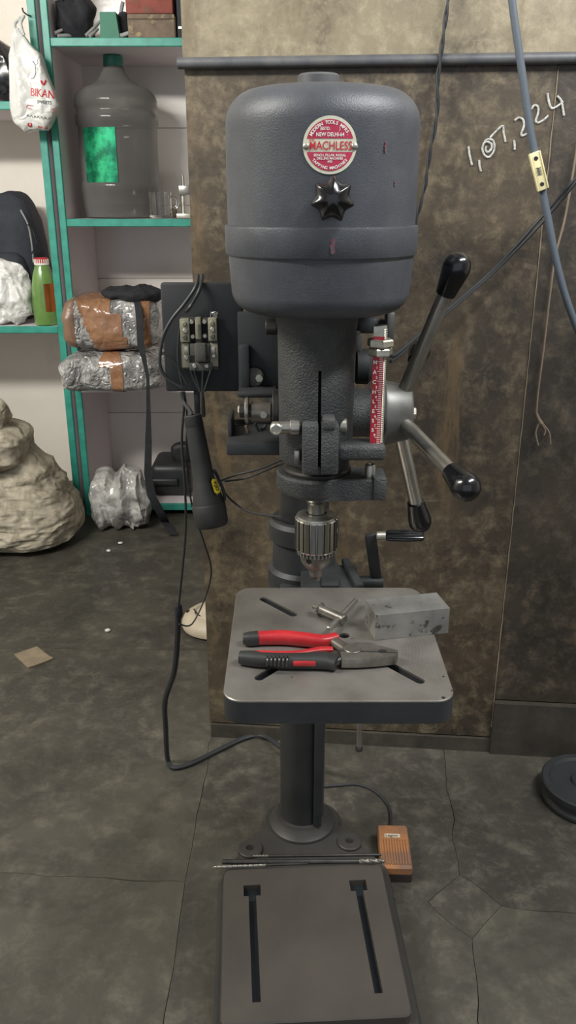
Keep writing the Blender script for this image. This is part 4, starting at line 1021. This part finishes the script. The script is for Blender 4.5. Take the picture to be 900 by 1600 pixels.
# round white base behind partition
rb = PZ(336, 958, .04); rw_ = thing('round_base', (rb.x, rb.y, 0), 'dirty white round dished base with black clip, half behind partition', 'round base')
build(MB().rev((rb.x, rb.y, 0), (0, 0, 1), [(.078, 0), (.090, .008), (.092, .018), (.086, .032), (.070, .044), (.056, .047), (.052, .043), (.048, .047), (.036, .060), (.015, .066), (.002, .067)], 48), 'shell', 'dirty_white', rw_)
a = PZ(298, 957, .035); build(MB().box(a - Vector((.012, .006, .006)), a + Vector((.012, .006, .008)), .003, rot=Matrix.Rotation(R(35), 3, 'Z')), 'clip', 'black_gloss', rw_)
build(MB().tube([PZ(303, 952, .046), PZ(312, 962, .046), PZ(330, 968, .046), PZ(345, 968, .05)], .0022), 'strap', 'black_cloth', rw_)
build(MB().tube([PZ(296, 962, .03), PZ(302, 975, .014), PZ(318, 985, .006)], .0022), 'strap', 'black_cloth', rw_)

# sack
s0 = Vector((-1.10, 2.66, 0))
def folds(mb, amp, fz, fx, seed, c, sharp=.55):
    for v in mb.v:
        w = noise.noise(Vector((v.x * 3 + seed, v.y * 3, v.z * 3))) * 2.2
        t = v.z * fz + v.x * fx + w; e = (1 - abs(math.sin(t))) ** 1.4 + .35; m = .5 + .5 * noise.noise(Vector((v.x * 6, v.y * 6 + seed, v.z * 6)))
        d = Vector((v.x - c[0], v.y - c[1], (v.z - c[2]) * .4)); d = d.normalized() if d.length else d
        v += d * amp * (e - .7) * (.4 + m)
    return mb
def crease(mb, amp, sc, seed, squash=2.2):
    for v in mb.v:
        q = Vector((v.x * sc * .7, v.y * sc * .7, v.z * sc * squash)) + Vector((seed, seed * 2, 0)) + noise.noise_vector(v * 6) * .8
        e = noise.ridged_multi_fractal(q, 1.0, 2.1, 4, 1.0, 2.0) - 1.1
        v.y -= amp * e; v.x += amp * .35 * e
    return mb
def sackf(p):
    h = (p.z + 1) / 2; k = 1.04 - .40 * h ** 1.3
    if h < .10: k *= .86 + .14 * (h / .10)
    return Vector((p.x * k, p.y * k, p.z))
sk = thing('sack', (s0.x, s0.y, 0), 'big grimy off-white woven sack slumped beside the teal shelf post', 'sack')
mb = clampz(folds(MB().blob((s0.x, s0.y, .175), (.41, .205, .185), .55, 200, 120, sackf, .014, 4, 2), .012, 34, -16, 1, (s0.x, s0.y, .16)), .0005, y1=2.872, cr=(.011, 12, 3, 1.9))
build(mb, 'body', 'sack', sk, 80)
mb = folds(MB().blob((-1.07, 2.62, .350), (.225, .17, .075), .6, 140, 70, None, .014, 7, 9), .010, 40, 14, 4, (-1.06, 2.62, .335)); crease(mb, .012, 12, 5, 1.6)
build(mb, 'fold', 'sack', sk, 80)
mb = folds(MB().blob((-.99, 2.60, .445), (.088, .075, .068), .75, 90, 60, None, .014, 12, 5), .012, 40, 60, 7, (-.99, 2.6, .445)); crease(mb, .007, 24, 9, 1)
build(mb, 'knotted_neck', 'sack', sk, 80)
# crumpled grey plastic bag
def crum(p):
    h = (p.z + 1) / 2; return Vector((p.x * (1.05 - .25 * h), p.y * (1.05 - .2 * h), max(p.z, -.9)))
def tuft(p):
    q = crum(p); h = max(0, p.z); q.z += h * (.30 * abs(math.sin(3.0 * p.x + .4)) - .12); q.x *= 1 + .10 * h; return q
c = PY(188, 785, 2.78); cz = .1
tag(build(clampz(folds(MB().blob((c.x, 2.78, cz), (.112, .085, .105), .7, 120, 80, tuft, .014, 8, 6), .016, 6, 62, 3, (c.x, 2.78, cz)), .0005, y1=2.878, cr=(.020, 15, 4, .28)), 'plastic_bag', 'poly_film', None, 80, True), 'crumpled translucent grey polythene bag on the floor below packages', 'bag')
# black motor-like machine on the low shelf
mc = PY(268, 765, 3.02)
bmn = thing('black_machine', (mc.x, 3.05, .047), 'squat black rounded machine case on the lowest shelf', 'machine')
a = PY(236, 720, 3.0); b = PY(303, 790, 3.0)
zt_ = PY(270, 722, 3.0).z
build(MB().box((a.x, 2.96, .049), (b.x, 3.16, zt_), .026, 4), 'case', 'motor_black', bmn, 50)
build(MB().box((a.x + .004, 2.945, zt_ - .075), (b.x - .05, 2.965, zt_ - .05), .006, 3), 'ledge', 'motor_black', bmn)
build(MB().box((b.x - .03, 2.95, .055), (b.x - .002, 3.17, zt_ - .008), .01, 3), 'end_flange', 'black_rubber', bmn)
build(MB().blob(PY(286, 706, 3.05), (.042, .04, .042), .7, 36, 22, None, .008, 20, 3), 'top_knob', 'black_rubber', bmn)

# packages
pk = [PY(x, 590, 2.85) for x in (104, 258)]
def pack(name, label, c, rad, seed, bands, pwv=.5, mat0='poly_grey'):
    mbb = MB().blob(c, rad, pwv, 120, 70, lambda p: Vector((p.x, p.y - 1.1 * max(0, -p.x - .55), p.z)), .010, 7, seed)
    folds(mbb, .006, 45, 25, seed, c, .8); crease(mbb, .006, 20, seed, .8)
    for v in mbb.v:
        v.z = max(v.z, c[2] - rad[2] - .001)
        if v.y > 2.872: v.x = max(v.x, -.722)
    o = thing(name, (c[0], c[1], c[2] - rad[2]), label, 'package', 'taped packages on the shelf')
    w = build(mbb, 'wrapping', mat0, o, 70)
    for (x0, x1, tilt, m) in bands:         # tape: faces of the same skin pushed out a little
        vs = []; idx = {}; fs = []; cc = Vector(c)
        for f in mbb.f:
            m_ = sum((mbb.v[i] for i in f), Vector()) / len(f); u = m_.x + tilt * (m_.z - c[2])
            if x0 <= u <= x1:
                for i in f:
                    if i not in idx: idx[i] = len(vs); vs.append(mbb.v[i] + (mbb.v[i] - cc).normalized() * .003)
                fs.append(tuple(idx[i] for i in f))
        if fs: build(MB().add(vs, fs), 'tape', m, o, 70)
    return o
c2_ = PY(182, 583, 2.85)
pack('wrapped_package', 'lower silver-grey film-wrapped package with one brown tape band', (c2_.x + .004, 2.86, .5545), (.172, .125, .066), 3, [(c2_.x - .012, c2_.x + .035, .1, 'tape')])
c1_ = PY(182, 508, 2.87)
pack('wrapped_package', 'upper film-wrapped package with wide brown tape, black strap draped over it', (c1_.x + .005, 2.87, .7155), (.155, .120, .090), 8, [(c1_.x - .2, c1_.x - .108, 0, 'tape_brown'), (c1_.x - .075, c1_.x + .035, .35, 'tape'), (c1_.x + .095, c1_.x + .13, 0, 'tape')])
# black strap
st = thing('shoulder_strap', PZ(262, 832, 0), 'long black webbing strap hanging from package down to the floor', 'strap')
mb = MB()
c = PY(205, 480, 2.83)
mb.blob((c.x + .005, 2.85, .803), (.10, .09, .026), .8, 60, 24, lambda p: Vector((p.x, p.y, p.z - .35 * p.x * p.x * 0)), .008, 14, 4, .012, 16)
build(mb, 'bundle', 'black_cloth', st, 70)
pts = [(213, 468, 2.775), (216, 480, 2.745), (218, 500, 2.722), (220, 540, 2.712), (226, 565, 2.712), (231, 590, 2.712), (232, 640, 2.712), (232, 690, 2.712), (231, 740, 2.712), (237, 775, 2.712), (250, 800, 2.72)]
pv = [PY(*p) for p in pts] + [PZ(258, 815, .012), PZ(272, 836, .005)]
ws = [.022, .022, .022, .022, .014, .010, .014, .022, .026, .03, .03, .03, .03]
build(MB().ribbon(pv, ws, .003, (1, 0, 0)), 'webbing', 'black_cloth', st, 60)

# ------------------------------------------------------------------ things on the middle shelf
zs_ = Z_MID + .0125
jy = 3.06; jc = PY(190, 300, jy); jt = PY(187, 88, jy).z - zs_
jug = thing('water_jug', (jc.x, jy, zs_), 'big clear grey water jug with teal cap and green foil label', 'water jug')
pj_ = []
JR = .137
for r, py in ((.112, 345), (.124, 338), (.131, 325), (.132, 315), (.134, 300), (.136, 297), (.136, 288), (.131, 284), (.130, 215), (.131, 200), (.136, 196), (.137, 182), (.131, 178), (.131, 172), (.137, 167), (.136, 158), (.128, 148), (.112, 140), (.080, 134), (.055, 126), (.042, 116), (.034, 108), (.030, 103), (.029, 98)):
    pj_.append((r, max(0.001, PY(450, py, jy).z - zs_)))
pj_[0] = (.112, .001)
build(MB().rev((jc.x, jy, zs_), (0, 0, 1), pj_, 56), 'bottle', 'jug_plastic', jug, 50)
build(MB().rev((jc.x, jy, zs_), (0, 0, 1), [(.031, PY(450, 104, jy).z - zs_), (.0325, PY(450, 102, jy).z - zs_), (.031, PY(450, 88, jy).z - zs_), (.027, PY(450, 87, jy).z - zs_)], 32), 'cap', 'cap_teal', jug)
za, zb_ = PY(450, 286, jy).z, PY(450, 203, jy).z; mb = MB(); vs = []; fs = []
for i in range(13):
    a = R(-45 + 52 * i / 12)
    for z in (za, zb_): vs.append((jc.x + .1335 * math.sin(a), jy - .1335 * math.cos(a), z))
for i in range(12): fs.append((2 * i, 2 * i + 2, 2 * i + 3, 2 * i + 1))
build(mb.add(vs, fs), 'label', 'foil_green', jug)
# glass mug
gc = PY(250, 330, 2.93); mug = thing('glass_mug', (gc.x, 2.94, zs_), 'clear glass mug standing in front of the water jug', 'mug')
hm = PY(450, 300, 2.94).z - zs_
build(MB().rev((gc.x, 2.94, zs_), (0, 0, 1), [(.034, .001), (.037, .004), (.0385, hm), (.0365, hm), (.035, .010), (.005, .009)], 36, True), 'cup', 'clear_glass', mug)
build(MB().tube([(gc.x + .036, 2.94, zs_ + hm * .82), (gc.x + .054, 2.94, zs_ + hm * .74), (gc.x + .056, 2.94, zs_ + hm * .5), (gc.x + .037, 2.94, zs_ + hm * .3)], .0045, 10), 'handle', 'clear_glass', mug)
# metal fitting
fc = PY(288, 330, 2.96); ft = thing('metal_fitting', (fc.x, 2.96, zs_), 'small bright metal spindle fitting beside the glass mug', 'metal fitting')
zz = lambda py: PY(450, py, 2.96).z
build(MB().box((fc.x - .025, 2.935, zs_ + .0005), (fc.x + .03, 2.985, zz(333)), .004), 'foot', 'zinc', ft)
build(MB().cyl((fc.x - .002, 2.96, zz(334)), (fc.x - .002, 2.96, zz(304)), .008, seg=16), 'stem', 'zinc', ft)
build(MB().box((fc.x - .014, 2.945, zz(305)), (fc.x + .026, 2.975, zz(290)), .002), 'cross_head', 'steel', ft)
build(MB().cyl((fc.x + .001, 2.96, zz(290)), (fc.x + .001, 2.96, zz(274)), .0065, seg=16), 'pin', 'chrome', ft)
c = PY(272, 338, 2.99); tag(build(MB().box((c.x - .008, 2.985, zs_ + .0005), (c.x + .010, 3.0, zs_ + .028), .002), 'small_box', 'cardboard', None, 30, True), 'tiny brown carton between glass mug and metal fitting', 'box')

# ------------------------------------------------------------------ things on the top shelf
zt2 = Z_TOP + .0125
def onshelf(px0, px1, Y): a, b = PY(px0, 40, Y), PY(px1, 40, Y); return a.x, b.x
a, b = onshelf(88, 148, 2.98)
bb = thing('black_bag', ((a + b) / 2, 2.98, zt2), 'crumpled black cloth bag on the top shelf beside green box', 'bag')
build(clampz(folds(MB().blob(((a + b) / 2, 3.0, zt2 + .068), ((b - a) / 2, .085, .070), .75, 80, 50, crum, .012, 12, 12), .016, 30, 40, 2, ((a + b) / 2, 3, zt2 + .07)), zt2 + .0005, x0=-.722), 'body', 'black_cloth', bb, 70)
build(MB().tube([(a + .03, 2.94, zt2 + .09), (a + .045, 2.93, zt2 + .125), (a + .07, 2.94, zt2 + .10)], .005), 'handle', 'black_cloth', bb)
for k, (x0, y0, x1, y1, Y) in enumerate(((86, 52, 102, 40, 2.915), (90, 56, 112, 52, 2.91), (134, 56, 154, 30, 2.935), (140, 57, 150, 42, 2.92))):
    p, q = PY(x0, y0, Y), PY(x1, y1, Y); p.z = max(p.z, zt2 + .006); q.z = max(q.z, zt2 + .007)
    tag(build(MB().cyl(p, q + Vector((0, .03, 0)), .0055, .0045, 12, .001), 'plastic_offcut', 'grey_plastic', None), 'short grey plastic tube offcut leaning by black bag', 'offcut', 'grey tube offcuts on the top shelf')
a, b = onshelf(157, 188, 2.95); h = PY(450, 20, 2.95).z - zt2
mb = MB().add([(a, 2.93, zt2 + .0005), (b, 2.93, zt2 + .0005), (b, 3.0, zt2 + .0005), (a, 3.0, zt2 + .0005), (a + .003, 2.935, zt2 + h), (b - .010, 2.935, zt2 + h), (b - .010, 2.985, zt2 + h), (a + .003, 2.985, zt2 + h)],
    [(3, 2, 1, 0), (4, 5, 6, 7), (0, 1, 5, 4), (1, 2, 6, 5), (2, 3, 7, 6), (3, 0, 4, 7)])
tag(build(mb, 'green_box', 'green_box', None, 0, True), 'small tapered green box on the top shelf', 'box')
for k, (x0, y0, x1, y1, Y) in enumerate(((176, 20, 192, 3, 3.06), (188, 56, 206, 50, 2.93))):
    p, q = PY(x0, y0, Y), PY(x1, y1, Y)
    if k == 0: p.z = zt2 + .006
    tag(build(MB().cyl(p, q, .006, seg=12, bev=.001), 'grey_rod', 'grey_plastic', None), ('grey tube sticking up behind the green box', 'short grey tube lying between green box and red case')[k], 'tube')
p = PY(196, 42, 3.02); tag(build(clampz(MB().blob((p.x, 3.02, zt2 + .045), (.025, .05, .046), .7, 30, 20, None, .005, 20, 2), zt2 + .0005), 'black_pouch', 'black_cloth', None, 70, True), 'small black pouch between green box and red case', 'pouch')
a, b = onshelf(203, 277, 2.97); z1_ = PY(450, 22, 2.93).z
rc = thing('tool_case', ((a + b) / 2, 2.98, zt2), 'grubby wooden case with faded red upper part on top shelf', 'case')
build(MB().box((a, 2.92, zt2 + .0005), (b, 3.08, z1_), .008, 3), 'body', 'wood_dirty', rc)
build(MB().box((a - .003, 2.925, z1_), (b - .006, 3.08, z1_ + .11), .006, 2), 'lid', 'brick_red', rc)
build(MB().box((a + .002, 2.915, z1_ - .016), (b - .002, 2.93, z1_ - .002), .003, 2), 'rim', 'wood_dirty', rc)
a, b = onshelf(279, 312, 2.97)
dk = thing('dark_case', ((a + b) / 2, 2.98, zt2), 'dark slate case standing right of the red case on top shelf', 'case')
build(MB().box((a, 2.93, zt2 + .0005), (b, 3.06, zt2 + .17), .004), 'body', 'backpack', dk)
build(MB().box((a + .004, 2.922, zt2 + .028), (b, 2.931, zt2 + .036), .001), 'metal_strip', 'zinc', dk)

# ------------------------------------------------------------------ left shelf things
zl1 = Z_L1 + .0125; zl2 = Z_L2 + .0125
a = PY(-40, 400, 3.04); b = PY(62, 400, 3.04)
bp = thing('backpack', ((a.x + b.x) / 2, 3.10, zl1), 'dark navy backpack standing on shelf behind the green bottle', 'backpack')
def bpk(p): h = (p.z + 1) / 2; return Vector((p.x * (1 - .42 * max(0, h - .35) ** 1.3), p.y * (1 - .2 * h), max(p.z, -.96)))
hh = PY(450, 298, 3.04).z - zl1
build(MB().blob(((a.x + b.x) / 2, 3.14, zl1 + hh / 2), ((b.x - a.x) / 2, .11, hh / 2), .6, 64, 44, bpk, .006, 8, 3, .006, 9), 'body', 'backpack', bp, 70)
build(MB().blob(((a.x + b.x) / 2 - .02, 3.055, zl1 + hh * .28), ((b.x - a.x) / 2 * .8, .05, hh * .26), .55, 48, 30, None, .005, 9, 5, .004, 9), 'pocket', 'backpack', bp, 70)
build(MB().tube([PY(32, 328, 3.045), PY(44, 352, 3.04), PY(50, 385, 3.04), PY(52, 410, 3.04)], .003), 'zip', 'grey_plastic', bp)
build(MB().ribbon([PY(40, 345, 3.05), PY(52, 360, 3.03), PY(58, 380, 3.02), PY(50, 395, 3.04)], .014, .003, (0, 1, .3)), 'strap', 'black_cloth', bp)
gb_x = PY(70, 470, 2.94).x; c = PY(22, 460, 2.95); hh = PY(450, 404, 2.95).z - zl1
tag(build(clampz(folds(MB().blob((c.x - .015, 2.94, zl1 + hh / 2 - .004), (.082, .045, hh / 2), .75, 100, 64, crum, .014, 10, 21), .014, 30, 50, 5, (c.x, 2.94, zl1 + .12)), zl1 + .0005, x1=gb_x - .042, cr=(.016, 15, 2, 1)), 'carrier_bag', 'poly_white', None, 80, True), 'crumpled white carrier bag beside green bottle on shelf', 'bag')
gb = PY(70, 470, 2.94); gt_ = thing('green_bottle', (gb.x, 2.935, zl1), 'green plastic bottle with red and white cap on shelf', 'bottle')
zq = lambda py: PY(450, py, 2.935).z - zl1
build(MB().rev((gb.x + .003, 2.935, zl1), (0, 0, 1), [(.040, .001), (.043, .006), (.0435, zq(470)), (.041, zq(450)), (.035, zq(432)), (.026, zq(418)), (.0225, zq(413)), (.0225, zq(411))], 36), 'body', 'bottle_green', gt_, 50)
build(MB().rev((gb.x + .003, 2.935, zl1), (0, 0, 1), [(.0245, zq(413.5)), (.0245, zq(411)), (.0225, zq(410.5))], 28), 'neck_ring', 'print_white', gt_)
cap = build(MB().rev((gb.x + .003, 2.935, zl1), (0, 0, 1), [(.0235, zq(412)), (.0235, zq(404)), (.021, zq(402.5))], 28), 'cap', 'cap_red', gt_)
mb = MB()
for k in range(20):
    a = 2 * math.pi * k / 20; c = Vector((gb.x + .003 + .0236 * math.cos(a), 2.935 + .0236 * math.sin(a), zl1 + zq(408)))
    mb.box(c - Vector((.0012, .0014, .007)), c + Vector((.0012, .0014, .007)), rot=Matrix.Rotation(a, 3, 'Z'))
build(mb, 'cap_ribs', 'print_white', cap, 0)
vs = []; fs = []
for i in range(9):
    an_ = R(15 + 65 * i / 8)
    for z in (zq(485), zq(440) - .004): vs.append((gb.x + .003 + .0442 * math.sin(an_), 2.935 - .0442 * math.cos(an_), zl1 + z))
for i in range(8): fs.append((2 * i, 2 * i + 2, 2 * i + 3, 2 * i + 1))
build(MB().add(vs, fs), 'label', 'copper', gt_)
c = PY(10, 120, 2.98); hh = PY(450, 66, 2.98).z - zl2
tag(build(clampz(folds(MB().blob((c.x - .03, 3.0, zl2 + hh / 2), (.10, .075, hh / 2 + .004), .7, 80, 50, crum, .012, 10, 31), .012, 20, 45, 6, (c.x - .03, 3.0, zl2 + .1)), zl2 + .0005, x1=-.79), 'black_carrier_bag', 'black_gloss', None, 70, True), 'shiny black carrier bag on shelf behind the hanging white bag', 'bag')

# hanging white bag with print
bz1, bz0 = PY(50, 45, 2.83).z, PY(50, 205, 2.83).z; bh = bz1 - bz0
bcx = PY(56, 170, 2.83).x
def pl(h, t):
    for (a, x), (b, y) in zip(t, t[1:]):
        if h <= b: return x + (y - x) * (h - a) / (b - a)
    return t[-1][1]
def hang(p):
    h = (p.z + 1) / 2; k = bh * 0 + 1
    l = pl(h, ((0, -.86), (.06, -1.0), (.45, -.86), (.75, -.78), (.9, -.55), (1, -.42)))
    r = pl(h, ((0, .55), (.06, .72), (.25, .98), (.45, .80), (.70, .45), (.9, 0), (1, -.28)))
    cx, hw = (l + r) / 2, (r - l) / 2
    return Vector((cx + p.x * hw, p.y * (.35 + .65 * hw), p.z))
hb_ = thing('shopping_bag', (bcx, 2.83, bz0), 'white plastic shopping bag with red sweet-shop print hanging from a nail', 'bag')
bagmb = MB().blob((bcx, 2.82, (bz0 + bz1) / 2), (.080, .040, bh / 2), .5, 100, 90, hang, .004, 10, 14)
folds(bagmb, .010, 3, 55, 6, (bcx, 2.82, (bz0 + bz1) / 2)); crease(bagmb, .006, 9, 8, .45)
build(bagmb, 'body', 'poly_white', hb_, 80)
tree = BVHTree.FromPolygons(bagmb.v, bagmb.f)
tz = bagmb.v[-1]
nail = PY(41, 24, 2.87)
build(MB().tube([tz + Vector((-.004, 0, -.02)), tz + Vector((-.008, 0, .01)), nail + Vector((0, -.02, -.004)), tz + Vector((.010, 0, .012)), tz + Vector((.014, 0, -.02))], [.008, .006, .003, .006, .008]), 'handle', 'poly_white', hb_)
nl = tag(build(MB().tube([(-.776, 2.886, nail.z), (-.783, 2.865, nail.z), nail + Vector((0, -.028, .004)), nail + Vector((-.001, -.032, .014))], .0022, 8, False), 'nail', 'dark_steel', None), 'bent dark nail in teal post holding the white bag', 'nail')
def onbag(cx, cy, tilt=0):
    c = PY(cx, cy, 2.78); ct, s_t = math.cos(R(tilt)), math.sin(R(tilt))
    def f(u, v):
        p = Vector((c.x + u * ct - v * s_t, 2.5, c.z + u * s_t + v * ct)); hit = tree.ray_cast(p, Vector((0, 1, 0)))
        return Vector((p.x, (hit[0].y if hit[0] else 2.79) - .0012, p.z))
    return f
mb = MB(); put_text(mb, 'BIKAN', .030, onbag(65, 146, -7), .01, .068)
build(mb, 'lettering', 'print_red', hb_, 0)
mb = MB(); put_text(mb, 'BIKAN', .0085, onbag(66, 199, -8), .01, .034)
build(mb, 'lettering', 'print_red', hb_, 0)
def mark(pts, cx, cy, r, m, name='printed_mark'):
    f = onbag(cx, cy); o = build(MB().tube([f(x, y) for x, y in pts], r, 6), name, m, hb_)
mark([(-.006, .004), (-.004, -.002), (.001, -.006), (.006, .006)], 67, 128, .0025, 'print_red')
mark([(-.004, .004), (-.004, -.004), (.003, -.003), (.004, .004)], 45, 194, .002, 'print_red')
mark([(-.036, .007), (.036, -.003), (.036, -.012), (-.036, -.002), (-.036, .007)], 62, 168, .0007, 'print_red')
for k in range(7): mark([(-.036 + k * .0105, .004 - k * .0013), (-.033 + k * .0105, .009 - k * .0013), (-.029 + k * .0105, .002 - k * .0013)], 60, 184, .0007, 'print_dark')
mark([(0, .03), (.008, .02), (.009, 0), (.003, -.014), (-.008, -.018)], 50, 112, .0006, 'print_dark')
mark([(-.006, .006), (0, -.004), (.007, 0), (.005, .010)], 54, 98, .0006, 'print_dark')
mb = MB(); put_text(mb, 'SWEETS', .0125, onbag(69, 160, -4), .02, .042)
build(mb, 'lettering', 'print_dark', hb_, 0)
